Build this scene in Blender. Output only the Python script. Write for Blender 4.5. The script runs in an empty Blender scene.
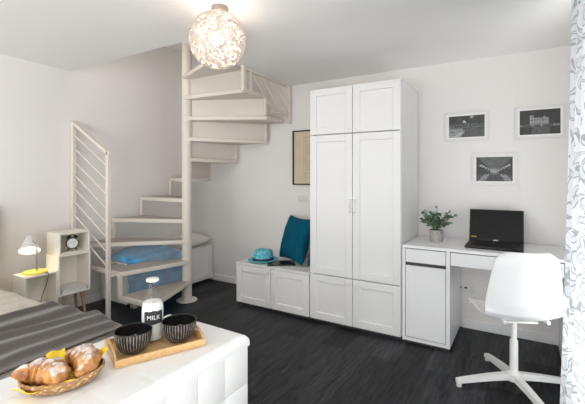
import bpy, bmesh, math, random
from mathutils import Vector, Matrix, noise, Quaternion
R = math.radians
PI = math.pi
scene = bpy.context.scene
COL = scene.collection
random.seed(7)

# ------------------------------------------------------------------ materials
def mat(name, color, rough=0.5, metal=0.0, noise_scale=None, noise_amt=0.08, bump=0.0, bump_scale=60.0,
        emit=None, emit_strength=0.0, coat=0.0, spec=0.5, sheen=0.0):
    m = bpy.data.materials.new(name)
    m.use_nodes = True
    nt = m.node_tree
    b = nt.nodes['Principled BSDF']
    b.inputs['Base Color'].default_value = (*color, 1)
    b.inputs['Roughness'].default_value = rough
    b.inputs['Metallic'].default_value = metal
    b.inputs['Specular IOR Level'].default_value = spec
    if coat: b.inputs['Coat Weight'].default_value = coat
    if sheen: b.inputs['Sheen Weight'].default_value = sheen
    if emit:
        b.inputs['Emission Color'].default_value = (*emit, 1)
        b.inputs['Emission Strength'].default_value = emit_strength
    tc = nt.nodes.new('ShaderNodeTexCoord')
    if noise_scale:
        n = nt.nodes.new('ShaderNodeTexNoise'); n.inputs['Scale'].default_value = noise_scale
        n.inputs['Detail'].default_value = 5
        r = nt.nodes.new('ShaderNodeValToRGB')
        lo = [max(0, c * (1 - noise_amt)) for c in color]; hi = [min(1, c * (1 + noise_amt)) for c in color]
        r.color_ramp.elements[0].color = (*lo, 1); r.color_ramp.elements[1].color = (*hi, 1)
        r.color_ramp.elements[0].position = 0.3; r.color_ramp.elements[1].position = 0.7
        nt.links.new(tc.outputs['Object'], n.inputs['Vector'])
        nt.links.new(n.outputs['Fac'], r.inputs['Fac'])
        nt.links.new(r.outputs['Color'], b.inputs['Base Color'])
    if bump:
        n2 = nt.nodes.new('ShaderNodeTexNoise'); n2.inputs['Scale'].default_value = bump_scale
        n2.inputs['Detail'].default_value = 4
        bp = nt.nodes.new('ShaderNodeBump'); bp.inputs['Strength'].default_value = bump
        bp.inputs['Distance'].default_value = 0.01
        nt.links.new(tc.outputs['Object'], n2.inputs['Vector'])
        nt.links.new(n2.outputs['Fac'], bp.inputs['Height'])
        nt.links.new(bp.outputs['Normal'], b.inputs['Normal'])
    return m

def attr_mat(name, rough=0.4):
    m = mat(name, (0.5, 0.5, 0.5), rough)
    nt = m.node_tree
    nt.nodes['Principled BSDF'].inputs['Specular IOR Level'].default_value = 0.12
    a = nt.nodes.new('ShaderNodeAttribute'); a.attribute_name = 'print'
    nt.links.new(a.outputs['Color'], nt.nodes['Principled BSDF'].inputs['Base Color'])
    return m

def floor_mat():
    m = mat('charcoal_oak_planks', (0.03, 0.03, 0.032), 0.42, spec=0.08)
    nt = m.node_tree; L = nt.links; b = nt.nodes['Principled BSDF']
    tc = nt.nodes.new('ShaderNodeTexCoord')
    mp = nt.nodes.new('ShaderNodeMapping'); mp.inputs['Rotation'].default_value = (0, 0, R(90))
    L.new(tc.outputs['Object'], mp.inputs['Vector'])
    br = nt.nodes.new('ShaderNodeTexBrick')
    br.offset = 0.37; br.inputs['Scale'].default_value = 1.0
    br.inputs['Brick Width'].default_value = 1.3; br.inputs['Row Height'].default_value = 0.19
    br.inputs['Mortar Size'].default_value = 0.0016; br.inputs['Mortar Smooth'].default_value = 0.2
    br.inputs['Color1'].default_value = (0.016, 0.0165, 0.018, 1); br.inputs['Color2'].default_value = (0.043, 0.044, 0.047, 1)
    br.inputs['Mortar'].default_value = (0.008, 0.008, 0.009, 1); br.inputs['Bias'].default_value = -0.1
    L.new(mp.outputs['Vector'], br.inputs['Vector'])
    mp2 = nt.nodes.new('ShaderNodeMapping'); mp2.inputs['Scale'].default_value = (16, 1.6, 1)
    L.new(tc.outputs['Object'], mp2.inputs['Vector'])
    n = nt.nodes.new('ShaderNodeTexNoise'); n.inputs['Scale'].default_value = 2.2; n.inputs['Detail'].default_value = 8
    n.inputs['Roughness'].default_value = 0.7; n.inputs['Distortion'].default_value = 1.2
    L.new(mp2.outputs['Vector'], n.inputs['Vector'])
    r = nt.nodes.new('ShaderNodeValToRGB')
    r.color_ramp.elements[0].position = 0.35; r.color_ramp.elements[0].color = (0.42, 0.42, 0.42, 1)
    r.color_ramp.elements[1].position = 0.72; r.color_ramp.elements[1].color = (2.1, 2.1, 2.12, 1)
    L.new(n.outputs['Fac'], r.inputs['Fac'])
    mx = nt.nodes.new('ShaderNodeMix'); mx.data_type = 'RGBA'; mx.blend_type = 'MULTIPLY'
    mx.inputs['Factor'].default_value = 1.0
    L.new(br.outputs['Color'], mx.inputs['A']); L.new(r.outputs['Color'], mx.inputs['B'])
    L.new(mx.outputs['Result'], b.inputs['Base Color'])
    bp = nt.nodes.new('ShaderNodeBump'); bp.inputs['Strength'].default_value = 0.25; bp.inputs['Distance'].default_value = 0.004
    L.new(n.outputs['Fac'], bp.inputs['Height']); L.new(bp.outputs['Normal'], b.inputs['Normal'])
    b.inputs['Roughness'].default_value = 0.38
    return m

def curtain_mat():
    m = bpy.data.materials.new('scroll_print_curtain'); m.use_nodes = True
    nt = m.node_tree; L = nt.links; nt.nodes.clear()
    out = nt.nodes.new('ShaderNodeOutputMaterial')
    uv = nt.nodes.new('ShaderNodeUVMap')
    nz = nt.nodes.new('ShaderNodeTexNoise'); nz.inputs['Scale'].default_value = 7; nz.inputs['Detail'].default_value = 1
    L.new(uv.outputs['UV'], nz.inputs['Vector'])
    add = nt.nodes.new('ShaderNodeMix'); add.data_type = 'RGBA'; add.blend_type = 'LINEAR_LIGHT'; add.inputs['Factor'].default_value = 0.09
    L.new(uv.outputs['UV'], add.inputs['A']); L.new(nz.outputs['Color'], add.inputs['B'])
    vo = nt.nodes.new('ShaderNodeTexVoronoi'); vo.inputs['Scale'].default_value = 7.0
    L.new(add.outputs['Result'], vo.inputs['Vector'])
    mul = nt.nodes.new('ShaderNodeMath'); mul.operation = 'MULTIPLY'; mul.inputs[1].default_value = 19
    L.new(vo.outputs['Distance'], mul.inputs[0])
    sn = nt.nodes.new('ShaderNodeMath'); sn.operation = 'SINE'; L.new(mul.outputs[0], sn.inputs[0])
    nz2 = nt.nodes.new('ShaderNodeTexNoise'); nz2.inputs['Scale'].default_value = 13; nz2.inputs['Detail'].default_value = 2
    L.new(uv.outputs['UV'], nz2.inputs['Vector'])
    ad = nt.nodes.new('ShaderNodeMath'); ad.operation = 'MULTIPLY_ADD'; ad.inputs[1].default_value = 2.6
    L.new(nz2.outputs['Fac'], ad.inputs[0]); L.new(sn.outputs[0], ad.inputs[2])
    rp = nt.nodes.new('ShaderNodeValToRGB')
    e = rp.color_ramp.elements
    e[0].position = 0.52; e[0].color = (0.80, 0.81, 0.83, 1); e[1].position = 0.58; e[1].color = (0.40, 0.42, 0.44, 1)
    q = e.new(0.70); q.color = (0.42, 0.44, 0.46, 1); q = e.new(0.76); q.color = (0.72, 0.73, 0.75, 1)
    sc_ = nt.nodes.new('ShaderNodeMath'); sc_.operation = 'MULTIPLY'; sc_.inputs[1].default_value = 0.35
    L.new(ad.outputs[0], sc_.inputs[0]); L.new(sc_.outputs[0], rp.inputs['Fac'])
    d = nt.nodes.new('ShaderNodeBsdfDiffuse'); t = nt.nodes.new('ShaderNodeBsdfTranslucent')
    L.new(rp.outputs['Color'], d.inputs['Color']); L.new(rp.outputs['Color'], t.inputs['Color'])
    mx = nt.nodes.new('ShaderNodeMixShader'); mx.inputs[0].default_value = 0.4
    L.new(d.outputs[0], mx.inputs[1]); L.new(t.outputs[0], mx.inputs[2])
    L.new(mx.outputs[0], out.inputs['Surface'])
    return m

def clear_mat(name, tint, gloss=1.0, ior=1.45):
    m = bpy.data.materials.new(name); m.use_nodes = True
    nt = m.node_tree; L = nt.links; nt.nodes.clear()
    out = nt.nodes.new('ShaderNodeOutputMaterial')
    fr = nt.nodes.new('ShaderNodeFresnel'); fr.inputs['IOR'].default_value = ior
    mu = nt.nodes.new('ShaderNodeMath'); mu.operation = 'MULTIPLY'; mu.inputs[1].default_value = gloss
    L.new(fr.outputs[0], mu.inputs[0])
    ge = nt.nodes.new('ShaderNodeNewGeometry'); iv = nt.nodes.new('ShaderNodeMath'); iv.operation = 'SUBTRACT'; iv.inputs[0].default_value = 1
    L.new(ge.outputs['Backfacing'], iv.inputs[1])
    m2 = nt.nodes.new('ShaderNodeMath'); m2.operation = 'MULTIPLY'; L.new(mu.outputs[0], m2.inputs[0]); L.new(iv.outputs[0], m2.inputs[1])
    mu = m2
    tr = nt.nodes.new('ShaderNodeBsdfTransparent'); tr.inputs['Color'].default_value = (*tint, 1)
    gl = nt.nodes.new('ShaderNodeBsdfGlossy'); gl.inputs['Roughness'].default_value = 0.08
    mx = nt.nodes.new('ShaderNodeMixShader')
    L.new(mu.outputs[0], mx.inputs[0]); L.new(tr.outputs[0], mx.inputs[1]); L.new(gl.outputs[0], mx.inputs[2])
    L.new(mx.outputs[0], out.inputs['Surface'])
    return m

def acrylic_mat(name, op, colr):
    m = bpy.data.materials.new(name); m.use_nodes = True
    nt = m.node_tree; L = nt.links; nt.nodes.clear()
    out = nt.nodes.new('ShaderNodeOutputMaterial')
    tr = nt.nodes.new('ShaderNodeBsdfTransparent'); tr.inputs['Color'].default_value = (0.97, 0.96, 0.95, 1)
    df = nt.nodes.new('ShaderNodeBsdfPrincipled'); df.inputs['Base Color'].default_value = (*colr, 1)
    df.inputs['Roughness'].default_value = 0.15
    mx = nt.nodes.new('ShaderNodeMixShader'); mx.inputs[0].default_value = op
    L.new(tr.outputs[0], mx.inputs[1]); L.new(df.outputs[0], mx.inputs[2]); L.new(mx.outputs[0], out.inputs['Surface'])
    return m

def ribbed_mat():
    m = mat('black_striped_glaze', (0.02, 0.019, 0.019), 0.25)
    nt = m.node_tree; L = nt.links; b = nt.nodes['Principled BSDF']
    tc = nt.nodes.new('ShaderNodeTexCoord'); sp = nt.nodes.new('ShaderNodeSeparateXYZ')
    L.new(tc.outputs['Object'], sp.inputs[0])
    at = nt.nodes.new('ShaderNodeMath'); at.operation = 'ARCTAN2'
    L.new(sp.outputs['Y'], at.inputs[0]); L.new(sp.outputs['X'], at.inputs[1])
    mu = nt.nodes.new('ShaderNodeMath'); mu.operation = 'MULTIPLY'; mu.inputs[1].default_value = 38
    L.new(at.outputs[0], mu.inputs[0])
    sn = nt.nodes.new('ShaderNodeMath'); sn.operation = 'SINE'; L.new(mu.outputs[0], sn.inputs[0])
    nz = nt.nodes.new('ShaderNodeTexNoise'); nz.inputs['Scale'].default_value = 45
    L.new(tc.outputs['Object'], nz.inputs['Vector'])
    ad = nt.nodes.new('ShaderNodeMath'); ad.operation = 'ADD'; L.new(sn.outputs[0], ad.inputs[0]); L.new(nz.outputs['Fac'], ad.inputs[1])
    rp = nt.nodes.new('ShaderNodeValToRGB'); e = rp.color_ramp.elements
    e[0].position = 0.70; e[0].color = (0.022, 0.019, 0.018, 1); e[1].position = 0.88; e[1].color = (0.26, 0.22, 0.19, 1)
    hv = nt.nodes.new('ShaderNodeMath'); hv.operation = 'MULTIPLY'; hv.inputs[1].default_value = 0.6
    L.new(ad.outputs[0], hv.inputs[0]); L.new(hv.outputs[0], rp.inputs['Fac']); L.new(rp.outputs['Color'], b.inputs['Base Color'])
    return m

def croissant_mat():
    m = mat('baked_pastry', (0.5, 0.24, 0.07), 0.45)
    nt = m.node_tree; L = nt.links; b = nt.nodes['Principled BSDF']
    tc = nt.nodes.new('ShaderNodeTexCoord')
    n = nt.nodes.new('ShaderNodeTexNoise'); n.inputs['Scale'].default_value = 26; n.inputs['Detail'].default_value = 4
    L.new(tc.outputs['Object'], n.inputs['Vector'])
    rp = nt.nodes.new('ShaderNodeValToRGB'); e = rp.color_ramp.elements
    e[0].position = 0.33; e[0].color = (0.20, 0.06, 0.013, 1); e[1].position = 0.68; e[1].color = (0.58, 0.28, 0.08, 1)
    L.new(n.outputs['Fac'], rp.inputs['Fac'])
    g = nt.nodes.new('ShaderNodeNewGeometry'); sp = nt.nodes.new('ShaderNodeSeparateXYZ'); L.new(g.outputs['Normal'], sp.inputs[0])
    n2 = nt.nodes.new('ShaderNodeTexNoise'); n2.inputs['Scale'].default_value = 60; n2.inputs['Detail'].default_value = 5
    L.new(tc.outputs['Object'], n2.inputs['Vector'])
    a = nt.nodes.new('ShaderNodeMath'); a.operation = 'MULTIPLY_ADD'; a.inputs[1].default_value = 1.3
    L.new(n2.outputs['Fac'], a.inputs[0]); L.new(sp.outputs['Z'], a.inputs[2])
    r2 = nt.nodes.new('ShaderNodeValToRGB'); r2.color_ramp.elements[0].position = 0.67; r2.color_ramp.elements[1].position = 0.97
    hf = nt.nodes.new('ShaderNodeMath'); hf.operation = 'MULTIPLY'; hf.inputs[1].default_value = 0.52
    L.new(a.outputs[0], hf.inputs[0]); L.new(hf.outputs[0], r2.inputs['Fac'])
    mx = nt.nodes.new('ShaderNodeMix'); mx.data_type = 'RGBA'; mx.inputs['B'].default_value = (0.88, 0.85, 0.82, 1)
    L.new(r2.outputs['Color'], mx.inputs['Factor']); L.new(rp.outputs['Color'], mx.inputs['A'])
    L.new(mx.outputs['Result'], b.inputs['Base Color'])
    bp = nt.nodes.new('ShaderNodeBump'); bp.inputs['Strength'].default_value = 0.5; bp.inputs['Distance'].default_value = 0.004
    L.new(n.outputs['Fac'], bp.inputs['Height']); L.new(bp.outputs['Normal'], b.inputs['Normal'])
    return m

def weave_mat(name, c1, c2, scale, rough=0.8):
    m = mat(name, c1, rough)
    nt = m.node_tree; L = nt.links; b = nt.nodes['Principled BSDF']
    tc = nt.nodes.new('ShaderNodeTexCoord')
    ck = nt.nodes.new('ShaderNodeTexVoronoi'); ck.inputs['Scale'].default_value = scale
    L.new(tc.outputs['Object'], ck.inputs['Vector'])
    rp = nt.nodes.new('ShaderNodeValToRGB'); e = rp.color_ramp.elements
    e[0].position = 0.25; e[0].color = (*c2, 1); e[1].position = 0.5; e[1].color = (*c1, 1)
    L.new(ck.outputs['Distance'], rp.inputs['Fac']); L.new(rp.outputs['Color'], b.inputs['Base Color'])
    bp = nt.nodes.new('ShaderNodeBump'); bp.inputs['Strength'].default_value = 0.5; bp.inputs['Distance'].default_value = 0.004
    bp.invert = True
    L.new(ck.outputs['Distance'], bp.inputs['Height']); L.new(bp.outputs['Normal'], b.inputs['Normal'])
    return m

def wood_mat(name, c, axis_scale=(3, 40, 40), rough=0.45, amt=0.25):
    m = mat(name, c, rough)
    nt = m.node_tree; L = nt.links; b = nt.nodes['Principled BSDF']
    tc = nt.nodes.new('ShaderNodeTexCoord'); mp = nt.nodes.new('ShaderNodeMapping'); mp.inputs['Scale'].default_value = axis_scale
    L.new(tc.outputs['Object'], mp.inputs['Vector'])
    n = nt.nodes.new('ShaderNodeTexNoise'); n.inputs['Scale'].default_value = 1.5; n.inputs['Detail'].default_value = 5
    L.new(mp.outputs['Vector'], n.inputs['Vector'])
    rp = nt.nodes.new('ShaderNodeValToRGB'); e = rp.color_ramp.elements
    e[0].position = 0.3; e[0].color = (*[x * (1 - amt) for x in c], 1); e[1].position = 0.7; e[1].color = (*[min(1, x * (1 + amt)) for x in c], 1)
    L.new(n.outputs['Fac'], rp.inputs['Fac']); L.new(rp.outputs['Color'], b.inputs['Base Color'])
    return m

M = dict(
    wall=mat('white_wall_paint', (0.755, 0.73, 0.705), 0.9, spec=0.2, bump=0.05, bump_scale=90),
    ceil=mat('white_ceiling_paint', (0.89, 0.88, 0.87), 0.92, spec=0.2),
    trim=mat('white_trim_paint', (0.80, 0.79, 0.78), 0.5),
    floor=floor_mat(),
    lacquer=mat('white_foil_cabinet', (0.80, 0.795, 0.785), 0.38),
    lacquer2=mat('white_desk_foil', (0.82, 0.82, 0.825), 0.35),
    gap=mat('dark_plinth_and_gap_shade', (0.05, 0.05, 0.05), 0.7),  # near black, for the plinths and the painted shade in the desk gaps
    canopy=mat('satin_beige_canopy', (0.30, 0.26, 0.22), 0.5),
    knob=mat('white_porcelain_knob', (0.86, 0.86, 0.86), 0.2),
    metalw=mat('cream_powder_coat', (0.70, 0.65, 0.58), 0.45, spec=0.3),
    taupe=wood_mat('taupe_tread_board', (0.40, 0.36, 0.32), (30, 3, 30), 0.5, 0.12),
    steel=mat('brushed_steel', (0.6, 0.6, 0.6), 0.3, 1.0),
    acrylic=acrylic_mat('clear_acrylic', 0.10, (0.8, 0.78, 0.76)), riser=acrylic_mat('frosted_acrylic', 0.85, (0.74, 0.68, 0.62)),
    glass=clear_mat('clear_bottle_glass', (0.965, 0.975, 0.975), 1.0, 1.45),
    pane=clear_mat('window_glass', (0.98, 0.99, 0.99), 0.6, 1.4),
    leather=mat('white_leatherette', (0.84, 0.83, 0.81), 0.42, bump=0.08, bump_scale=25),
    quilt=mat('oatmeal_linen', (0.55, 0.49, 0.41), 0.95, noise_scale=22, noise_amt=0.14, bump=0.5, bump_scale=70, sheen=0.2),
    greyb=mat('charcoal_wool', (0.098, 0.084, 0.073), 0.98, noise_scale=160, noise_amt=0.18, bump=0.4, bump_scale=220, spec=0.1, sheen=0.4),
    mattress=mat('white_mattress_cotton', (0.78, 0.76, 0.73), 0.9),
    headb=mat('cream_headboard_fabric', (0.74, 0.70, 0.63), 0.9, bump=0.2, bump_scale=150),
    bamboo=wood_mat('bamboo', (0.62, 0.38, 0.17), (6, 60, 60), 0.42, 0.15),
    oak=wood_mat('oak_leg', (0.42, 0.27, 0.15), (40, 40, 4), 0.5, 0.2),
    bowl=ribbed_mat(), bowlin=mat('black_gloss_glaze', (0.012, 0.011, 0.011), 0.08),
    milk=mat('milk', (0.88, 0.86, 0.82), 0.35),
    chalk=mat('chalkboard_black', (0.02, 0.02, 0.022), 0.7), chalkw=mat('chalk_white', (0.8, 0.8, 0.78), 0.8),
    cap=mat('white_bottle_cap', (0.82, 0.82, 0.8), 0.35),
    pastry=croissant_mat(), cream=mat('custard_cream', (0.86, 0.78, 0.6), 0.5),
    wicker=weave_mat('woven_wicker', (0.33, 0.18, 0.08), (0.66, 0.43, 0.22), 75),
    yellow=mat('yellow_paper_napkin', (0.86, 0.58, 0.03), 0.7),
    teal=mat('petrol_blue_velvet', (0.003, 0.085, 0.145), 0.9, noise_scale=12, noise_amt=0.15, bump=0.25, bump_scale=200, spec=0.08),
    blue=mat('denim_blue_throw', (0.09, 0.36, 0.64), 0.95, noise_scale=9, noise_amt=0.3, bump=0.5, bump_scale=50),
    white_cloth=mat('white_cotton_cushion', (0.80, 0.77, 0.73), 0.9, bump=0.15, bump_scale=30),
    hat=weave_mat('turquoise_straw', (0.07, 0.42, 0.55), (0.36, 0.72, 0.80), 60),
    navy=mat('navy_ribbon', (0.012, 0.018, 0.03), 0.6),
    blackp=mat('black_plastic', (0.010, 0.010, 0.011), 0.4, spec=0.25), screen=mat('black_screen', (0.006, 0.006, 0.007), 0.25, spec=0.15),
    keys=mat('dark_keys', (0.02, 0.02, 0.022), 0.5), silver=mat('silver_mark', (0.5, 0.5, 0.52), 0.3, 0.6),
    orange=mat('orange_sticker', (0.75, 0.35, 0.05), 0.5),
    folio=mat('black_folio_cover', (0.025, 0.024, 0.024), 0.5),
    concrete=mat('grey_concrete_pot', (0.40, 0.37, 0.35), 0.85, noise_scale=60, noise_amt=0.25),
    soil=mat('dark_soil', (0.04, 0.03, 0.02), 0.95),
    leaf=mat('grey_green_leaf', (0.10, 0.17, 0.10), 0.6, noise_scale=25, noise_amt=0.45), stem=mat('leaf_stem', (0.13, 0.15, 0.08), 0.7),
    chairw=mat('white_moulded_plastic', (0.87, 0.87, 0.875), 0.3), chairm=mat('white_coated_steel', (0.80, 0.79, 0.77), 0.35),
    curtain=curtain_mat(),
    framew=mat('white_picture_frame', (0.68, 0.67, 0.65), 0.4), passe=mat('passepartout_board', (0.80, 0.79, 0.77), 0.9),
    prints=attr_mat('monochrome_print', 0.35), frameb=mat('black_wood_frame', (0.02, 0.018, 0.016), 0.4),
    plate=mat('white_switch_plastic', (0.70, 0.69, 0.665), 0.35), hole=mat('dark_socket_hole', (0.02, 0.02, 0.02), 0.6),
    cube=mat('cream_white_box', (0.84, 0.80, 0.71), 0.45),
    yellowp=mat('yellow_lamp_base', (0.82, 0.68, 0.13), 0.45), shade=mat('pale_grey_lamp_shade', (0.72, 0.69, 0.67), 0.5),
    brass=mat('dull_brass_stem', (0.42, 0.36, 0.26), 0.35, 0.7),
    cord=mat('black_rubber_cord', (0.02, 0.02, 0.02), 0.6),
    string=mat('white_woven_string', (0.50, 0.46, 0.42), 0.8, spec=0.1),
    bulb=mat('lit_bulb', (1, 1, 1), 0.5, emit=(1.0, 0.88, 0.72), emit_strength=14),
    bulb2=mat('lit_lamp_bulb', (1, 1, 1), 0.5, emit=(1.0, 0.88, 0.66), emit_strength=12),
    clockf=mat('white_clock_dial', (0.85, 0.85, 0.82), 0.4), paper=mat('white_paper', (0.82, 0.80, 0.76), 0.7),
    cover=mat('pale_magazine_cover', (0.70, 0.68, 0.66), 0.5),
    fringe=mat('cream_fringe', (0.62, 0.62, 0.6), 0.9, noise_scale=200, noise_amt=0.5),
)

# ------------------------------------------------------------------ mesh builder
ORG = {}
class MB:
    def __init__(s): s.bm = bmesh.new()
    def _merge(s, b2, mtx=None):
        me = bpy.data.meshes.new('t'); 
        if mtx is not None: b2.transform(mtx)
        b2.to_mesh(me); b2.free(); s.bm.from_mesh(me); bpy.data.meshes.remove(me)
        return s
    def box(s, x0, x1, y0, y1, z0, z1, bev=0.0, seg=2, mtx=None):
        b = bmesh.new(); bmesh.ops.create_cube(b, size=1)
        for v in b.verts:
            v.co = Vector(((x0 + x1) / 2 + v.co.x * (x1 - x0), (y0 + y1) / 2 + v.co.y * (y1 - y0), (z0 + z1) / 2 + v.co.z * (z1 - z0)))
        if bev: bmesh.ops.bevel(b, geom=b.edges[:], offset=bev, segments=seg, profile=0.5, affect='EDGES')
        return s._merge(b, mtx)
    def bar(s, p0, p1, w, d, bev=0.0):
        p0, p1 = Vector(p0), Vector(p1); v = p1 - p0; L = v.length
        q = v.to_track_quat('Z', 'Y').to_matrix().to_4x4()
        return s.box(-w / 2, w / 2, -d / 2, d / 2, 0, L, bev, 1, Matrix.Translation(p0) @ q)
    def tube(s, pts, r, seg=10, cap=True, closed=False):
        pts = [Vector(p) for p in pts]; n = len(pts)
        rs = r if isinstance(r, (list, tuple)) else [r] * n
        b = bmesh.new(); rings = []; prev = None
        for i, p in enumerate(pts):
            if closed: t = pts[(i + 1) % n] - pts[i - 1]
            else: t = pts[min(i + 1, n - 1)] - pts[max(i - 1, 0)]
            t.normalize()
            if prev is None:
                a = Vector((0, 0, 1)) if abs(t.z) < 0.9 else Vector((1, 0, 0))
                u = t.cross(a).normalized()
            else:
                u = (prev - t * prev.dot(t)).normalized()
            prev = u; w = t.cross(u)
            rings.append([b.verts.new(p + (u * math.cos(2 * PI * k / seg) + w * math.sin(2 * PI * k / seg)) * rs[i]) for k in range(seg)])
        m = n if closed else n - 1
        for i in range(m):
            A, B = rings[i], rings[(i + 1) % n]
            for k in range(seg): b.faces.new((A[k], A[(k + 1) % seg], B[(k + 1) % seg], B[k]))
        if cap and not closed:
            b.faces.new(rings[0][::-1]); b.faces.new(rings[-1])
        return s._merge(b)
    def cyl(s, p0, p1, r0, r1=None, seg=20): return s.tube([p0, p1], [r0, r0 if r1 is None else r1], seg)
    def lathe(s, prof, c=(0, 0, 0), seg=36, cap=True, mtx=None):
        b = bmesh.new(); rings = []
        for r, z in prof:
            if r < 1e-5: rings.append([b.verts.new((c[0], c[1], c[2] + z))])
            else: rings.append([b.verts.new((c[0] + r * math.cos(2 * PI * k / seg), c[1] + r * math.sin(2 * PI * k / seg), c[2] + z)) for k in range(seg)])
        for A, B in zip(rings, rings[1:]):
            for k in range(seg):
                k2 = (k + 1) % seg
                if len(A) == 1 and len(B) == 1: continue
                if len(A) == 1: b.faces.new((A[0], B[k2], B[k]))
                elif len(B) == 1: b.faces.new((A[k], A[k2], B[0]))
                else: b.faces.new((A[k], A[k2], B[k2], B[k]))
        if cap:
            for Rg in (rings[0], rings[-1]):
                if len(Rg) > 2: b.faces.new(Rg)
        bmesh.ops.recalc_face_normals(b, faces=b.faces[:])
        return s._merge(b, mtx)
    def prism(s, poly, z0, z1, bev=0.0, mtx=None):
        b = bmesh.new()
        lo = [b.verts.new((x, y, z0)) for x, y in poly]; hi = [b.verts.new((x, y, z1)) for x, y in poly]
        n = len(poly)
        b.faces.new(lo[::-1]); b.faces.new(hi)
        for i in range(n): b.faces.new((lo[i], lo[(i + 1) % n], hi[(i + 1) % n], hi[i]))
        bmesh.ops.recalc_face_normals(b, faces=b.faces[:])
        if bev: bmesh.ops.bevel(b, geom=b.edges[:], offset=bev, segments=2, profile=0.5, affect='EDGES')
        return s._merge(b, mtx)
    def grid(s, fn, nu, nv, thick=0.0, closed_u=False, mtx=None):
        """fn(u,v)->xyz with u,v in 0..1; thick>0 closes it into a shell downwards along the normal"""
        b = bmesh.new()
        V = [[b.verts.new(fn(i / nu, j / nv)) for j in range(nv + 1)] for i in range(nu + (0 if closed_u else 1))]
        N = len(V)
        for i in range(nu):
            for j in range(nv):
                b.faces.new((V[i][j], V[(i + 1) % N][j], V[(i + 1) % N][j + 1], V[i][j + 1]))
        bmesh.ops.recalc_face_normals(b, faces=b.faces[:])
        if thick:
            bmesh.ops.solidify(b, geom=b.faces[:], thickness=thick)
        return s._merge(b, mtx)
    def sphere(s, c, r, seg=20, rings=12, scale=(1, 1, 1)):
        b = bmesh.new(); bmesh.ops.create_uvsphere(b, u_segments=seg, v_segments=rings, radius=r)
        for v in b.verts: v.co = Vector((c[0] + v.co.x * scale[0], c[1] + v.co.y * scale[1], c[2] + v.co.z * scale[2]))
        return s._merge(b)
    def build(s, name, m, parent=None, origin=None, smooth=True, angle=35):
        me = bpy.data.meshes.new(name)
        o = bpy.data.objects.new(name, me); COL.objects.link(o)
        if parent is not None:
            org = ORG[parent.name]; o.parent = parent
        else:
            org = Vector(origin) if origin is not None else Vector((0, 0, 0)); o.location = org
        ORG[o.name] = org
        bmesh.ops.translate(s.bm, verts=s.bm.verts[:], vec=-org)
        if smooth:
            for f in s.bm.faces: f.smooth = True
            for e in s.bm.edges:
                if len(e.link_faces) == 2 and e.calc_face_angle(0) > R(angle): e.smooth = False
        s.bm.to_mesh(me); s.bm.free()
        me.materials.append(m)
        return o

def tag(o, label, cat, group=None):
    o['label'] = label; o['category'] = cat
    if group: o['group'] = group
    return o
def thing(name, label, cat, loc, group=None):
    o = bpy.data.objects.new(name, None); COL.objects.link(o); o.location = loc
    o.empty_display_size = 0.05
    ORG[o.name] = Vector(loc)
    return tag(o, label, cat, group)
def struct(o): o['kind'] = 'structure'; return o
def copy_tree(o, parent=None):
    c = o.copy(); COL.objects.link(c); ORG[c.name] = ORG[o.name]
    if parent: c.parent = parent
    for ch in list(o.children): copy_tree(ch, c)
    return c

# ------------------------------------------------------------------ room
XL, XR, YB, YF = -3.745, 0.52, 3.505, -4.0
OX, OY = -2.19, 2.01                  # stairwell opening in the ceiling
def zc(y): return 2.29 - 0.0225 * (y - 2.0)
T = 0.12
struct(MB().box(XL - T, XR + T, YF - T, YB + T, -0.1, 0).build('floor', M['floor'], smooth=False))
struct(MB().box(XL - T, XR + T, YB, YB + T, 0, 2.95).build('wall_back', M['wall'], smooth=False))
struct(MB().box(XL - T, XL, YF - T, YB, 0, 2.95).build('wall_left', M['wall'], smooth=False))
wy0, wy1, wz0, wz1 = 0.75, 2.55, 0.08, 2.12
uy0, uy1 = -3.2, -0.8
struct(MB().box(XR, XR + T, wy1, YB, 0, 2.6).box(XR, XR + T, uy1, wy0, 0, 2.6).box(XR, XR + T, YF - T, uy0, 0, 2.6).box(XR, XR + T, wy0, wy1, 0, wz0)
       .box(XR, XR + T, wy0, wy1, wz1, 2.6).box(XR, XR + T, uy0, uy1, 0, wz0).box(XR, XR + T, uy0, uy1, wz1, 2.6).build('wall_right', M['wall'], smooth=False))
vx0, vx1, vz0, vz1 = -3.4, 0.1, 0.12, 2.15
struct(MB().box(XL, vx0, YF - T, YF, 0, 2.6).box(vx1, XR, YF - T, YF, 0, 2.6).box(vx0, vx1, YF - T, YF, 0, vz0)
       .box(vx0, vx1, YF - T, YF, vz1, 2.6).build('wall_front', M['wall'], smooth=False))
# ceiling slab with the stairwell cut out (its under side falls slightly towards the back wall)
def slab(mb, x0, x1, y0, y1):
    b = bmesh.new(); vs = []
    for z in (0, 1):
        for x, y in ((x0, y0), (x1, y0), (x1, y1), (x0, y1)):
            vs.append(b.verts.new((x, y, zc(y) if z == 0 else 2.55)))
    for f in ((3, 2, 1, 0), (4, 5, 6, 7), (0, 1, 5, 4), (1, 2, 6, 5), (2, 3, 7, 6), (3, 0, 4, 7)): b.faces.new([vs[i] for i in f])
    mb._merge(b)
cm = MB(); slab(cm, XL, XR, YF, OY); slab(cm, OX, XR, OY, YB)
cm.box(XL, OX + 0.12, OY - 0.12, YB, 2.85, 2.95)                                # soffit above the stairwell
struct(cm.build('ceiling', M['ceil'], smooth=False))
struct(MB().box(XL, OX + 0.12, OY - 0.12, OY - 0.02, 2.55, 2.85).box(OX + 0.02, OX + 0.12, OY - 0.02, YB, 2.55, 2.85).build('added_stairwell_blocker', M['wall'], smooth=False))  # unseen panels added to close the shaft and keep its top dark
bh = 0.075
struct(MB().box(XL + 0.014, -2.47, YB - 0.014, YB, 0, bh, 0.003, 1).box(-0.45, XR, YB - 0.014, YB, 0, bh, 0.003, 1).build('baseboard_back', M['trim'], smooth=False))
struct(MB().box(XL, XL + 0.014, YF, YB, 0, bh, 0.003, 1).build('baseboard_left', M['trim'], smooth=False))
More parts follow.
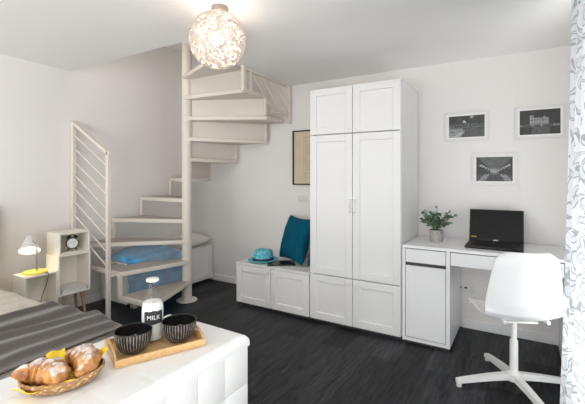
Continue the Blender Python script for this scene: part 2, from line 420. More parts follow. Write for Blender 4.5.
def window_x(n, wy0, wy1):
    f = MB().box(XR + 0.02, XR + 0.09, wy0, wy0 + 0.06, wz0, wz1).box(XR + 0.02, XR + 0.09, wy1 - 0.06, wy1, wz0, wz1) \
        .box(XR + 0.02, XR + 0.09, wy0 + 0.06, wy1 - 0.06, wz0, wz0 + 0.06).box(XR + 0.02, XR + 0.09, wy0 + 0.06, wy1 - 0.06, wz1 - 0.06, wz1).build(n, M['trim'], smooth=False)
    struct(f)
    MB().box(XR + 0.05, XR + 0.056, wy0 + 0.06, wy1 - 0.06, wz0 + 0.06, wz1 - 0.06).build('window_pane', M['pane'], f, smooth=False)
def window_y(n):
    f = MB().box(vx0, vx0 + 0.06, YF - 0.09, YF - 0.02, vz0, vz1).box(vx1 - 0.06, vx1, YF - 0.09, YF - 0.02, vz0, vz1) \
        .box(vx0 + 0.06, vx1 - 0.06, YF - 0.09, YF - 0.02, vz0, vz0 + 0.06).box(vx0 + 0.06, vx1 - 0.06, YF - 0.09, YF - 0.02, vz1 - 0.06, vz1).build(n, M['trim'], smooth=False)
    struct(f)
    MB().box(vx0 + 0.06, vx1 - 0.06, YF - 0.058, YF - 0.052, vz0 + 0.06, vz1 - 0.06).build('window_pane', M['pane'], f, smooth=False)
window_x('window_1', wy0, wy1); window_y('unseen_rear_window'); window_x('added_far_window', uy0, uy1)  # rear and far side windows are unseen, placed for their fill light

# ------------------------------------------------------------------ spiral staircase on a square plan
PX, PY = -2.97, 2.775
SX0, SX1, SY0, SY1 = -3.69, -2.215, 2.09, 3.44
st = thing('spiral_staircase', 'cream metal spiral staircase on a square plan rising through the ceiling opening', 'staircase', (PX, PY, 0))
pole = MB().cyl((PX, PY, 0.012), (PX, PY, 2.84), 0.05, seg=28).build('pole', M['metalw'], st)
MB().lathe([(0, 0), (0.105, 0), (0.105, 0.009), (0.098, 0.013), (0.05, 0.013)], (PX, PY, 0), 32).build('base_flange', M['metalw'], pole)
NS = [(-2.66, SY0), (-3.095, SY0), (-3.63, SY0), (SX0, 2.42), (SX0, 2.77), (SX0, 3.19), (-3.28, SY1), (-2.86, SY1), (-2.43, SY1),
      (SX1, 3.13), (SX1, 2.78), (SX1, 2.40)]
CORN = {3: [(SX0, SY0)], 6: [(SX0, SY1)], 9: [(SX1, SY1)]}
def perp(n):
    d = Vector((n[0] - PX, n[1] - PY)).normalized(); return Vector((-d.y, d.x))
for k in range(1, 12):
    a, b_ = NS[k - 1], NS[k]; z1 = 0.21 * k; z0 = z1 - 0.042
    pa, pb = perp(a), perp(b_)
    P = Vector((PX, PY))
    poly = [P + pa * 0.05, Vector(a) + pa * 0.012] + [Vector(c) for c in CORN.get(k, [])] + [Vector(b_) - pb * 0.006, P - pb * 0.05]
    tr = MB().prism([tuple(p) for p in poly], z0, z1 - 0.004, 0.003).build('tread', M['metalw'], st)
    c = sum(poly, Vector((0, 0))) / len(poly)
    MB().prism([tuple(c + (p - c) * 0.93) for p in poly], z1 - 0.0045, z1).build('tread_surface', M['taupe'], tr, smooth=False)
    if k >= 2:
        q = P.lerp(Vector(a), 0.985)
        zb = 0.21 * (k - 1)
        MB().bar((q.x, q.y, zb), (q.x, q.y, z0), 0.03, 0.03).build('riser_bar', M['metalw'], st, smooth=False)
        d = (Vector(a) - P).normalized()
        s0, s1 = P + d * 0.055, P + d * ((Vector(a) - P).length - 0.035)
        MB().prism([tuple(s0 + pa * 0.003), tuple(s1 + pa * 0.003), tuple(s1 - pa * 0.003), tuple(s0 - pa * 0.003)], zb, z0).build('riser_panel', M['riser' if k >= 7 else 'acrylic'], st, smooth=False)
# near railing
AX, BX, RY = -3.160, -3.716, 2.03
MB().box(AX - 0.016, AX + 0.016, RY - 0.017, RY + 0.017, 0, 1.50, 0.003, 1).build('post', M['metalw'], st)
MB().box(BX - 0.021, BX + 0.021, RY - 0.02, RY + 0.02, 0.585, 1.80, 0.003, 1).build('post', M['metalw'], st)
MB().bar((BX - 0.02, RY, 1.805), (AX + 0.03, RY, 1.805 - 0.555 * (AX - BX + 0.05)), 0.034, 0.028, 0.003).build('handrail', M['metalw'], st)
for k in range(1, 9):
    zb = 1.80 - 0.128 * k
    MB().cyl((BX + 0.02, RY, zb), (AX - 0.02, RY, zb - 0.30), 0.007, seg=8).build('railing_bar', M['metalw'], st)
for bx_, bz_ in ((AX, 0.392), (BX, 0.60)): MB().bar((bx_, RY + 0.02, bz_), (bx_, SY0 + 0.02, bz_), 0.03, 0.03).build('post_bracket', M['metalw'], st, smooth=False)
# upper railing panel under the opening edge
UX = SX1 + 0.052
zt = 2.255
MB().box(UX - 0.018, UX + 0.018, 2.675, 2.715, 2.05, zt + 0.02, 0.003, 1).build('post', M['metalw'], st)
MB().box(UX - 0.018, UX + 0.018, 3.45, 3.49, 1.845, zt, 0.003, 1).build('post', M['metalw'], st)
MB().bar((UX, 2.715, zt), (UX, 3.45, zt - 0.012), 0.03, 0.026).build('handrail', M['metalw'], st, smooth=False)
MB().bar((UX, 2.80, 2.07), (UX, 2.80, zt - 0.01), 0.02, 0.02).build('railing_frame', M['metalw'], st, smooth=False)
MB().bar((UX, 3.14, 1.925), (UX, 3.45, 1.925), 0.02, 0.018).build('railing_frame', M['metalw'], st, smooth=False)
for ya, za, yb, zb in ((2.81, 2.23, 3.10, 1.99), (3.10, 2.235, 3.45, 1.95), (3.25, 2.24, 3.45, 2.07), (2.96, 2.235, 3.40, 1.87)):
    MB().cyl((UX, ya, za), (UX, yb, zb), 0.006, seg=8).build('railing_bar', M['metalw'], st)

# ------------------------------------------------------------------ cabinets
def shaker(x0, x1, z0, z1, y, name, m, parent, fw=0.062, th=0.018, rec=0.012):
    """door whose front face is at y, facing -y"""
    mb = MB()
    mb.box(x0, x0 + fw, y, y + th, z0, z1, 0.003, 1).box(x1 - fw, x1, y, y + th, z0, z1, 0.003, 1)
    mb.box(x0 + fw, x1 - fw, y, y + th, z0, z0 + fw, 0.003, 1).box(x0 + fw, x1 - fw, y, y + th, z1 - fw, z1, 0.003, 1)
    mb.box(x0 + fw - 0.002, x1 - fw + 0.002, y + rec, y + th - 0.001, z0 + fw - 0.002, z1 - fw + 0.002)
    return mb.build(name, m, parent, smooth=False)
def knob(x, y, z, parent, r=0.014):
    mt = Matrix.Translation((x, y, z)) @ Matrix.Rotation(R(90), 4, 'X')
    return MB().lathe([(0, 0), (r * 0.5, 0), (r * 0.45, r * 0.7), (r, r * 1.1), (r, r * 1.6), (r * 0.6, r * 1.95), (0, r * 2)], seg=16, mtx=mt).build('knob', M['knob'], parent)
YW = 2.95
g = 0.0025
wx0, wx1, wxm = -1.622, -0.816, -1.219
wd = thing('wardrobe', 'tall white two-door wardrobe with panelled doors against the back wall', 'wardrobe', (wxm, 3.22, 0))
MB().box(wx0, wx0 + 0.018, YW + 0.02, YB - 0.016, 0.03, 2.035).box(wx1 - 0.018, wx1, YW + 0.02, YB - 0.016, 0.03, 2.035).box(wx0 + 0.018, wx1 - 0.018, YW + 0.10, YB - 0.016, 0.03, 2.035).box(wx0 + 0.018, wx1 - 0.018, YW + 0.02, YW + 0.10, 2.017, 2.035).build('body', M['lacquer'], wd, smooth=False)
MB().box(wx0 + 0.01, wx1 - 0.01, YW + 0.03, YB - 0.03, 0, 0.03).build('plinth', M['gap'], wd, smooth=False)
for za, zb in ((0.028, 0.420), (0.426, 1.634), (1.640, 2.037)):
    for s, (xa, xb) in ((0, (wx0 + g, wxm - g)), (1, (wxm + g, wx1 - g))):
        d = shaker(xa, xb, za, zb, YW, 'door', M['lacquer'], wd)
        kx = wxm - 0.028 if s == 0 else wxm + 0.028
        if za < 0.1: knob(kx, YW, zb - 0.035, d, 0.011)
        elif za > 1.5: knob(kx, YW, za + 0.035, d, 0.009)
        else:
            kx = wxm - 0.022 if s == 0 else wxm + 0.022
            MB().tube([(kx, YW + 0.002, 0.975), (kx, YW - 0.022, 0.985), (kx, YW - 0.028, 1.03), (kx, YW - 0.022, 1.075), (kx, YW + 0.002, 1.085)], 0.006, 8).build('handle', M['knob'], d)
bx0, bx1 = -2.462, -1.628; bxm = (bx0 + bx1) / 2
bc = thing('bench_cabinet', 'low white two-door storage bench beside the wardrobe', 'cabinet', (bxm, 3.22, 0))
MB().box(bx0 + 0.002, bx0 + 0.02, YW + 0.02, YB - 0.016, 0.03, 0.402).box(bx1 - 0.02, bx1 - 0.002, YW + 0.02, YB - 0.016, 0.03, 0.402).box(bx0 + 0.02, bx1 - 0.02, YW + 0.10, YB - 0.016, 0.03, 0.402).build('body', M['lacquer'], bc, smooth=False)
MB().box(bx0 + 0.01, bx1 - 0.01, YW + 0.03, YB - 0.03, 0, 0.03).build('plinth', M['gap'], bc, smooth=False)
MB().box(bx0 - 0.003, bx1, YW - 0.003, YB - 0.016, 0.403, 0.421, 0.002, 1).build('bench_top', M['lacquer'], bc, smooth=False)
for s, (xa, xb) in ((0, (bx0 + g, bxm - g)), (1, (bxm + g, bx1 - g))):
    d = shaker(xa, xb, 0.028, 0.399, YW, 'door', M['lacquer'], bc)
    knob(bxm + (-0.028 if s == 0 else 0.028), YW, 0.365, d, 0.011)

# ------------------------------------------------------------------ desk
dx0, dx1, dyb = -0.806, 0.245, 3.485
dk = thing('desk', 'white writing desk with a cupboard and drawers along the back wall', 'desk', (-0.28, 3.2, 0))
MB().box(dx0, dx1, YW, dyb, 0.728, 0.75, 0.002, 1).build('desk_top', M['lacquer2'], dk, smooth=False)
cx1 = -0.462
MB().box(dx0, dx0 + 0.022, YW, dyb, 0.02, 0.727).box(cx1 - 0.026, cx1, YW, dyb, 0.02, 0.727).box(dx0 + 0.022, cx1 - 0.026, YW + 0.004, dyb, 0.02, 0.045) \
    .box(dx0 + 0.022, cx1 - 0.026, dyb - 0.015, dyb, 0.045, 0.727).box(dx0 + 0.022, cx1 - 0.026, YW + 0.03, dyb - 0.015, 0.60, 0.615).build('cupboard_body', M['lacquer2'], dk, smooth=False)
MB().box(dx0 + 0.026, cx1 - 0.030, YW, YW + 0.016, 0.05, 0.596, 0.001, 1).build('cupboard_door', M['lacquer2'], dk, smooth=False)
MB().box(dx0 + 0.026, cx1 - 0.030, YW, YW + 0.016, 0.622, 0.722, 0.001, 1).box(dx0 + 0.026, cx1 - 0.030, YW + 0.016, YW + 0.42, 0.63, 0.70).build('drawer', M['lacquer2'], dk, smooth=False)
MB().box(cx1 + 0.004, dx1 - 0.03, YW + 0.001, YW + 0.017, 0.630, 0.722, 0.001, 1).box(cx1 + 0.004, dx1 - 0.03, YW + 0.017, YW + 0.40, 0.64, 0.70).build('drawer', M['lacquer2'], dk, smooth=False)
MB().box(dx1 - 0.026, dx1, YW, dyb, 0.0, 0.727).build('side_panel', M['lacquer2'], dk, smooth=False)
MB().box(dx0 + 0.01, cx1 - 0.01, YW + 0.02, dyb - 0.02, 0.0, 0.02).build('foot_plinth', M['gap'], dk, smooth=False)

MB().box(dx0 + 0.0225, cx1 - 0.0265, YW + 0.012, YW + 0.03, 0.592, 0.7265).box(cx1 + 0.0005, dx1 - 0.0265, YW + 0.0125, YW + 0.0165, 0.705, 0.7275).build('painted_gap_shade', M['gap'], dk, smooth=False)  # dark strips paint in the shade of the drawer and door gaps
# laptop
lp = thing('laptop', 'open black laptop on the white desk', 'laptop', (-0.19, 3.19, 0.75))
lx0, lx1 = -0.378, -0.004
lb = MB().box(lx0, lx1, 3.055, 3.33, 0.7515, 0.772, 0.004, 2).build('laptop_base', M['blackp'], lp)
kb = MB()
for r_ in range(5):
    for c_ in range(14):
        kb.box(lx0 + 0.024 + c_ * 0.0235, lx0 + 0.0445 + c_ * 0.0235, 3.18 + r_ * 0.026, 3.202 + r_ * 0.026, 0.7715, 0.7735)
kb.build('keyboard', M['keys'], lb, smooth=False)
mt = Matrix.Translation((0, 3.332, 0.770)) @ Matrix.Rotation(R(-13), 4, 'X')
ls = MB().box(lx0, lx1, 0, 0.008, 0, 0.25, 0.003, 2, mt).build('screen_lid', M['blackp'], lp)
MB().box(lx0 + 0.012, lx1 - 0.012, -0.001, 0.001, 0.022, 0.24, mtx=mt).build('display', M['screen'], ls, smooth=False)
MB().box(-0.208, -0.174, -0.0012, 0.001, 0.008, 0.014, 0.0004, 1, mtx=mt).build('maker_mark', M['silver'], ls, smooth=False)
MB().box(lx0 + 0.016, lx0 + 0.032, -0.0015, 0.001, 0.026, 0.036, mtx=mt).box(lx0 + 0.038, lx0 + 0.052, -0.0015, 0.001, 0.026, 0.034, mtx=mt).build('sticker', M['orange'], ls, smooth=False)

# potted plant
pp = thing('potted_plant', 'small grey-green leafy plant in a grey concrete pot on the desk', 'plant', (-0.61, 3.235, 0.75))
MB().lathe([(0, 0.001), (0.046, 0.001), (0.050, 0.02), (0.053, 0.092), (0.050, 0.095), (0.047, 0.092), (0.046, 0.08), (0, 0.08)], (-0.61, 3.235, 0.75), 24).build('pot', M['concrete'], pp)
MB().lathe([(0, 0.0), (0.044, 0.0), (0.044, 0.004), (0, 0.006)], (-0.61, 3.235, 0.8305), 16).build('soil', M['soil'], pp)
sm, fm = MB(), bmesh.new()
for i in range(46):
    az = random.uniform(0, 2 * PI); el = random.uniform(0.12, 1.0)
    tip = Vector((math.cos(az) * 0.135 * math.sqrt(1 - (el * 0.8) ** 2), math.sin(az) * 0.125 * math.sqrt(1 - (el * 0.8) ** 2), 0.04 + 0.125 * el)) * random.uniform(0.75, 1.05)
    p0 = Vector((-0.61 + random.uniform(-0.02, 0.02), 3.235 + random.uniform(-0.02, 0.02), 0.832))
    p2 = Vector((-0.61, 3.235, 0.85)) + tip; p1 = p0.lerp(p2, 0.5) + Vector((0, 0, 0.025))
    pts = [p0 * (1 - t) ** 2 + p1 * 2 * t * (1 - t) + p2 * t * t for t in (0, .25, .5, .75, 1)]
    sm.tube(pts, 0.0014, 5)
    for j in range(8):
        t = 0.3 + 0.7 * j / 7
        c = p0 * (1 - t) ** 2 + p1 * 2 * t * (1 - t) + p2 * t * t
        dr = Vector((random.gauss(0, 1), random.gauss(0, 1), random.uniform(-0.2, 1.0))).normalized()
        sd = dr.cross(Vector((random.gauss(0, 1), random.gauss(0, 1), random.gauss(0, 1)))).normalized(); nn = dr.cross(sd)
        Lf, Wf = random.uniform(0.026, 0.040), random.uniform(0.009, 0.014)
        vs = [fm.verts.new(c + dr * Lf * a_ + sd * Wf * b_ + nn * Wf * e_) for a_, b_, e_ in ((0, 0, 0), (0.35, 0.85, .25), (0.72, 0.8, .25), (1, 0, 0.1), (0.72, -0.8, .25), (0.35, -0.85, .25), (0.5, 0, 0))]
        for i0 in range(6): fm.faces.new((vs[6], vs[i0], vs[(i0 + 1) % 6]))
sm.build('stems', M['stem'], pp)
MB()._merge(fm).build('foliage', M['leaf'], pp)

# ------------------------------------------------------------------ swivel chair
chx, chy = -0.055, 2.672
FA = R(117); Fv = Vector((math.cos(FA), math.sin(FA), 0)); Rv = Vector((math.sin(FA), -math.cos(FA), 0))
ch = thing('swivel_chair', 'white moulded swivel chair with a four-star base in front of the desk', 'chair', (chx, chy, 0))
def C3(f, s, z): return Vector((chx, chy, 0)) + Fv * f + Rv * s + Vector((0, 0, z))
prof = [(.235, .428), (.225, .445), (.19, .455), (.12, .448), (.03, .440), (-.06, .440), (-.125, .453), (-.172, .49), (-.196, .55), (-.207, .62), (-.216, .70), (-.226, .78), (-.232, .835), (-.234, .858)]
wid = [.178, .190, .200, .207, .212, .216, .219, .220, .216, .207, .194, .178, .155, .118]
def lerp_list(L, t):
    t = t * (len(L) - 1); i = min(int(t), len(L) - 2); f = t - i
    f2 = f
    a, b = L[i], L[i + 1]
    if isinstance(a, tuple): return tuple(a[k] + (b[k] - a[k]) * f2 for k in range(len(a)))
    return a + (b - a) * f2
def shell(u, v):
    f, z = lerp_list(prof, v); w = lerp_list(wid, v)
    t = 2 * u - 1
    # cross section: curls up at the seat sides and forward at the back sides
    back = min(1, max(0, (v - 0.40) / 0.25)); back = back * back * (3 - 2 * back)
    curl = abs(t) ** 2.6
    seat_k = 0.035 * min(1, max(0, v / 0.25))
    topd = 0.018 * abs(t) ** 3 * (1 if v > 0.9 else 0)
    return C3(f + back * curl * 0.085, t * w, z + (1 - back) * curl * seat_k - topd)
sh = MB().grid(shell, 24, 52, 0.008).build('seat_shell', M['chairw'], ch, angle=70)
md = sh.modifiers.new('round', 'SUBSURF'); md.levels = 1; md.render_levels = 1
MB().box(-0.10, 0.10, -0.09, 0.09, 0.419, 0.433, 0.006, 2, Matrix.Translation((chx, chy, 0)) @ Matrix.Rotation(FA, 4, 'Z')) \
    .box(-0.15, -0.10, -0.13, -0.11, 0.434, 0.455, 0.004, 1, Matrix.Translation((chx, chy, 0)) @ Matrix.Rotation(FA, 4, 'Z')) \
    .box(-0.15, -0.10, 0.11, 0.13, 0.434, 0.455, 0.004, 1, Matrix.Translation((chx, chy, 0)) @ Matrix.Rotation(FA, 4, 'Z')).build('seat_plate', M['chairm'], ch)
col = MB().cyl((chx, chy, 0.07), (chx, chy, 0.285), 0.023, seg=20).cyl((chx, chy, 0.285), (chx, chy, 0.42), 0.0165, seg=16).build('column', M['chairm'], ch)
MB().lathe([(0, 0.045), (0.045, 0.045), (0.048, 0.06), (0.045, 0.085), (0.024, 0.10), (0, 0.10)], (chx, chy, 0), 24).build('hub', M['chairm'], ch)
for a in (210, 120, 30, 300):
    d = Vector((math.cos(R(a)), math.sin(R(a)), 0)); n = Vector((-d.y, d.x, 0))
    b = bmesh.new(); rings = []
    for rr, zt_, zb_, w in ((0.02, 0.088, 0.05, 0.022), (0.15, 0.075, 0.042, 0.020), (0.30, 0.053, 0.026, 0.018), (0.345, 0.044, 0.020, 0.017)):
        c = Vector((chx, chy, 0)) + d * rr
        rings.append([b.verts.new(c + n * s_ * w + Vector((0, 0, z_))) for s_, z_ in ((-1, zb_), (1, zb_), (0.8, zt_), (-0.8, zt_))])
    for A_, B_ in zip(rings, rings[1:]):
        for k in range(4): b.faces.new((A_[k], A_[(k + 1) % 4], B_[(k + 1) % 4], B_[k]))
    b.faces.new(rings[0][::-1]); b.faces.new(rings[-1])
    bmesh.ops.recalc_face_normals(b, faces=b.faces[:])
    lg = MB()._merge(b).build('leg', M['chairm'], ch, smooth=False)
    c = Vector((chx, chy, 0)) + d * 0.33
    MB().cyl((c.x, c.y, 0), (c.x, c.y, 0.024), 0.016, seg=14).build('foot', M['plate'], lg)

# ------------------------------------------------------------------ curtain
def curtain(u, v):
    y = 2.42 - u * 0.95
    z = 0.015 + v * 2.215
    flare = (1 - v) ** 1.5
    x = 0.226 + 0.02 * math.sin(3.1 * u) + (0.032 + 0.012 * flare) * math.sin(u * 2 * PI * 8.5 + 0.9 + 0.5 * math.sin(v * 3)) - 0.04 * flare + 0.05 * u
    return Vector((x, y + 0.012 * flare * math.sin(v * 9 + u * 20), z))
cb = MB().grid(curtain, 150, 40)
cu = cb.build('curtain', M['curtain'], None, (0.2, 2.0, 0.015))
tag(cu, 'white curtain with grey scroll print hanging at the right beside the desk', 'curtain')
uvl = cu.data.uv_layers.new(name='UVMap')
for lp_ in cu.data.loops:
    idx = lp_.vertex_index; i, j = divmod(idx, 41)
    uvl.data[lp_.index].uv = (i / 150 * 1.7, j / 40 * 2.2)
cu.data.update()
rod = thing('curtain_rail', 'white curtain rail on the ceiling above the printed curtain', 'curtain rail', (0.24, 1.9, 2.235))
MB().box(0.215, 0.265, 1.2, 2.5, 2.237, 2.268).build('rail', M['trim'], rod, smooth=False)

# ------------------------------------------------------------------ wall things
def paint_print(name, x0, x1, z0, z1, y, fn, parent, nx=64, nz=44):
    b = bmesh.new(); lay = b.verts.layers.float_color.new('print')
    V = []
    for i in range(nx + 1):
        row = []
        for j in range(nz + 1):
            v = b.verts.new((x0 + (x1 - x0) * i / nx, y, z0 + (z1 - z0) * j / nz) - ORG[parent.name] if False else Vector((x0 + (x1 - x0) * i / nx, y, z0 + (z1 - z0) * j / nz)) - ORG[parent.name])
            c = fn(i / nx, j / nz); v[lay] = (*c, 1) if isinstance(c, tuple) else (c, c, c * 1.02, 1)
            row.append(v)
        V.append(row)
    for i in range(nx):
        for j in range(nz): b.faces.new((V[i][j], V[i + 1][j], V[i + 1][j + 1], V[i][j + 1]))
    me = bpy.data.meshes.new(name); b.to_mesh(me); b.free(); me.materials.append(M['prints'])
    o = bpy.data.objects.new(name, me); COL.objects.link(o); o.parent = parent; ORG[o.name] = ORG[parent.name]
    return o
def nz(x, y, s, seed): return noise.noise(Vector((x * s, y * s, seed))) * 0.5 + 0.5
def blob(u, v, cu_, cv, r): return math.exp(-((u - cu_) ** 2 + (v - cv) ** 2) / (r * r))
def pr1(u, v):      # night square with a lit gable, a moon and light trails
    c = 0.045 + 0.05 * nz(u, v, 5, 1)
    if v < 0.5: c += 0.06 * nz(u, v, 24, 2)
    if abs(u - 0.43 - (0.8 - v) * 0.15) < (0.82 - v) * 0.35 and 0.68 < v < 0.86: c += 0.45
    c += 0.5 * blob(u, v, 0.65, 0.93, 0.04)
    if 0.45 < v < 0.62: c += 0.28 * max(0, nz(u, v * 2, 30, 5) - 0.45) * 2
    if v < 0.42 and u < 0.36 + 0.1 * v and v > 0.12 * u: c += 0.32 * nz(u * 0.4, v, 14, 3)
    for k in (0.12, 0.2): 
        if abs(v - (0.42 - (0.45 - u) * 0.9 - k)) < 0.03 and u < 0.45: c += 0.2
    if v < 0.4 and u > 0.45: c += 0.05 * (nz(u * 4, v, 20, 8) > 0.6)
    return min(0.8, c)
def pr2(u, v):      # lit palace front above a dark waterfront
    c = 0.05 + 0.03 * nz(u, v, 8, 11)
    top = 0.68 + 0.1 * (abs(u - 0.30) < 0.05) + 0.05 * (abs(u - 0.62) < 0.03)
    if 0.25 < u < 0.72 and 0.40 < v < top: c += 0.16 + 0.16 * (math.sin(u * 95) > 0) * (nz(u, v, 20, 12)) + 0.05 * math.sin(v * 40)
    if 0.3 < v < 0.42: c += 0.16 * max(0, nz(u * 2, v, 25, 13) - 0.4) * 2
    for cu_ in (0.04, 0.33, 0.55, 0.86, 0.95): c += 0.3 * blob(u, v, cu_, 0.36, 0.025)
    if v < 0.3: c += 0.10 * nz(u * 3, v * 2, 9, 14) * (0.3 < u < 0.75)
    return min(0.8, c)
def pr3(u, v):      # wide avenue with lamps, trees on both sides and a wet road
    c = 0.10 + 0.05 * nz(u, v, 6, 21)
    s = abs(u - 0.52)
    if v > 0.28 and s > 0.12 + 0.0 * v and v < 0.28 + s * 1.5: c = 0.04 + 0.16 * max(0, nz(u, v, 22, 22) - 0.35)
    for k in range(6):
        for sg in (-1, 1):
            c += 0.5 * blob(u, v, 0.52 + sg * (0.04 + 0.068 * k), 0.40 + 0.05 * k, 0.014 + 0.004 * k)
    c += 0.4 * blob(u, v, 0.5, 0.42, 0.1) * nz(u, v, 26, 23)
    if v < 0.28: c = 0.06 + 0.30 * (abs(s - 0.22 - (0.28 - v) * 0.6) < 0.09) * nz(u, v, 18, 24) + 0.05 * nz(u, v, 12, 25)
    return min(0.8, c)
def photo_frame(x0, x1, z0, z1, fn, label):
    t = thing('picture_frame', label, 'picture', ((x0 + x1) / 2, YB, z0), 'framed night photographs above the desk')
    y0 = YB - 0.020; fw = 0.016
    MB().box(x0, x0 + fw, y0, YB - 0.001, z0, z1).box(x1 - fw, x1, y0, YB - 0.001, z0, z1).box(x0 + fw, x1 - fw, y0, YB - 0.001, z0, z0 + fw).box(x0 + fw, x1 - fw, y0, YB - 0.001, z1 - fw, z1).build('frame', M['framew'], t, smooth=False)
    MB().box(x0 + fw, x1 - fw, YB - 0.010, YB - 0.002, z0 + fw, z1 - fw).build('mat_board', M['passe'], t, smooth=False)
    m_ = 0.030; mv = 0.030
    paint_print('photo_print', x0 + m_, x1 - m_, z0 + mv, z1 - mv, YB - 0.0108, fn, t)
photo_frame(-0.585, -0.250, 1.578, 1.818, pr1, 'white framed photo of a lit gable with a moon, leftmost of three by the wardrobe')
photo_frame(-0.062, 0.262, 1.572, 1.822, pr2, 'white framed photo of a lit palace front at night, nearest the curtain')
photo_frame(-0.372, -0.050, 1.207, 1.465, pr3, 'white framed photo of a tree-lined avenue, lowest of three, above the laptop')

def art(u, v):
    c = Vector((0.60, 0.51, 0.37)) * (0.93 + 0.14 * nz(u, v, 6, 31))
    line = False
    for a in (0.30, 0.36, 0.62): line |= abs(u - a) < 0.012 and 0.12 < v < 0.88
    for a in (0.12, 0.2, 0.82, 0.88): line |= abs(v - a) < 0.008 and 0.3 < u < 0.7
    if line: c = c * 0.75
    if 0.38 < u < 0.6 and 0.25 < v < 0.78: c = Vector((0.58, 0.43, 0.30)) * (0.85 + 0.3 * nz(u, v, 9, 33))
    return tuple(c)
ax0, ax1, az0, az1 = -2.128, -1.70, 1.185, 1.765
ap = thing('framed_print', 'beige sketch in a thin black frame partly hidden behind the wardrobe', 'picture', (-1.91, YB, az0))
fw = 0.014
MB().box(ax0, ax0 + fw, YB - 0.022, YB - 0.001, az0, az1).box(ax1 - fw, ax1, YB - 0.022, YB - 0.001, az0, az1).box(ax0 + fw, ax1 - fw, YB - 0.022, YB - 0.001, az0, az0 + fw) \
    .box(ax0 + fw, ax1 - fw, YB - 0.022, YB - 0.001, az1 - fw, az1).build('frame', M['frameb'], ap, smooth=False)
paint_print('drawing', ax0 + fw, ax1 - fw, az0 + fw, az1 - fw, YB - 0.008, art, ap, 50, 70)

sw = thing('light_switch', 'white triple light switch plate on the back wall below the black frame', 'light switch', (-2.012, YB, 1.01))
MB().box(-2.068, -1.956, YB - 0.009, YB - 0.001, 1.006, 1.084, 0.003, 2).build('plate', M['plate'], sw)
for k in range(3):
    MB().box(-2.046 + k * 0.0235, -2.0245 + k * 0.0235, YB - 0.013, YB - 0.008, 1.022, 1.068, 0.001, 1).build('rocker', M['plate'], sw, smooth=False)
so = thing('wall_socket', 'white double power socket on the back wall under the desk', 'power socket', (-0.42, YB, 0.30))
MB().box(-0.490, -0.352, YB - 0.009, YB - 0.001, 0.296, 0.380, 0.003, 2).build('plate', M['plate'], so)
for k in range(3):
    x = -0.466 + k * 0.044
    s_ = MB().box(x - 0.018, x + 0.018, YB - 0.0115, YB - 0.008, 0.314, 0.362, 0.001, 1).build('socket_insert', M['plate'], so, smooth=False)
    if k < 2: MB().box(x - 0.012, x + 0.012, YB - 0.0121, YB - 0.010, 0.332, 0.345, 0.0005, 1).build('pin_holes', M['hole'], s_, smooth=False)

# ------------------------------------------------------------------ ceiling lamp: woven string globe
lx, ly, lz, lr = -1.579, 1.722, 2.098, 0.171
cl = thing('ceiling_lamp', 'round woven white string globe lamp, lit, on the ceiling', 'ceiling lamp', (lx, ly, zc(ly)))
MB().lathe([(0, 0.0), (0.046, 0.0), (0.050, 0.005), (0.050, 0.029), (0, 0.029)], (lx + 0.012, ly + 0.004, zc(ly) - 0.028), 28).build('canopy', M['canopy'], cl)
sb = MB()
random.seed(11)
for i in range(330):
    n = Vector((random.gauss(0, 1), random.gauss(0, 1), random.gauss(0, 1))).normalized()
    u_ = n.orthogonal().normalized(); w_ = n.cross(u_)
    off = random.uniform(-0.75, 0.75) * lr; rr = math.sqrt(lr * lr - off * off); rj = random.uniform(0.985, 1.0)
    ph = random.uniform(0, 6)
    pts = [Vector((lx, ly, lz)) + (n * (off + 0.012 * math.sin(3 * t + ph)) + (u_ * math.cos(t) + w_ * math.sin(t)) * rr).normalized() * lr * rj for t in [2 * PI * k / 26 for k in range(26)]]
    sb.tube(pts, 0.00115, 3, closed=True)
sb.build('string_globe', M['string'], cl)
MB().cyl((lx, ly, lz + 0.05), (lx, ly, lz + lr + 0.012), 0.016, seg=14).build('lamp_holder', M['brass'], cl)
MB().sphere((lx, ly, lz + 0.005), 0.034).build('bulb', M['bulb'], cl)

# ------------------------------------------------------------------ daybed / storage bench under the stairs
qx0, qx1, qy0, qy1, qz = -3.70, -3.28, 2.30, 3.485, 0.43
sbn = thing('storage_bench', 'long white storage bench standing under the spiral staircase', 'bench', (-3.49, 2.9, 0))
MB().box(qx0, qx1 - 0.02, qy0, qy1, 0.035, qz - 0.02).build('body', M['lacquer'], sbn, smooth=False)
MB().box(qx0, qx1, qy0 - 0.004, qy1, qz - 0.019, qz, 0.002, 1).build('bench_top', M['lacquer'], sbn, smooth=False)
MB().box(qx0 + 0.02, qx1 - 0.04, qy0 + 0.02, qy1 - 0.02, 0, 0.035).build('plinth', M['gap'], sbn, smooth=False)
for ya, yb in ((qy0 + 0.002, 2.89), (2.895, qy1)):
    f = 0.06; x1_ = qx1; x0_ = qx1 - 0.018
    MB().box(x0_, x1_, ya, ya + f, 0.035, qz - 0.022, 0.0015, 1).box(x0_, x1_, yb - f, yb, 0.035, qz - 0.022, 0.0015, 1).box(x0_, x1_, ya + f, yb - f, 0.035, 0.035 + f, 0.0015, 1) \
        .box(x0_, x1_, ya + f, yb - f, qz - 0.022 - f, qz - 0.022, 0.0015, 1).box(x0_, x1_ - 0.008, ya + f - .002, yb - f + .002, 0.035 + f - .002, qz - 0.022 - f + .002).build('front_panel', M['lacquer'], sbn, smooth=False)
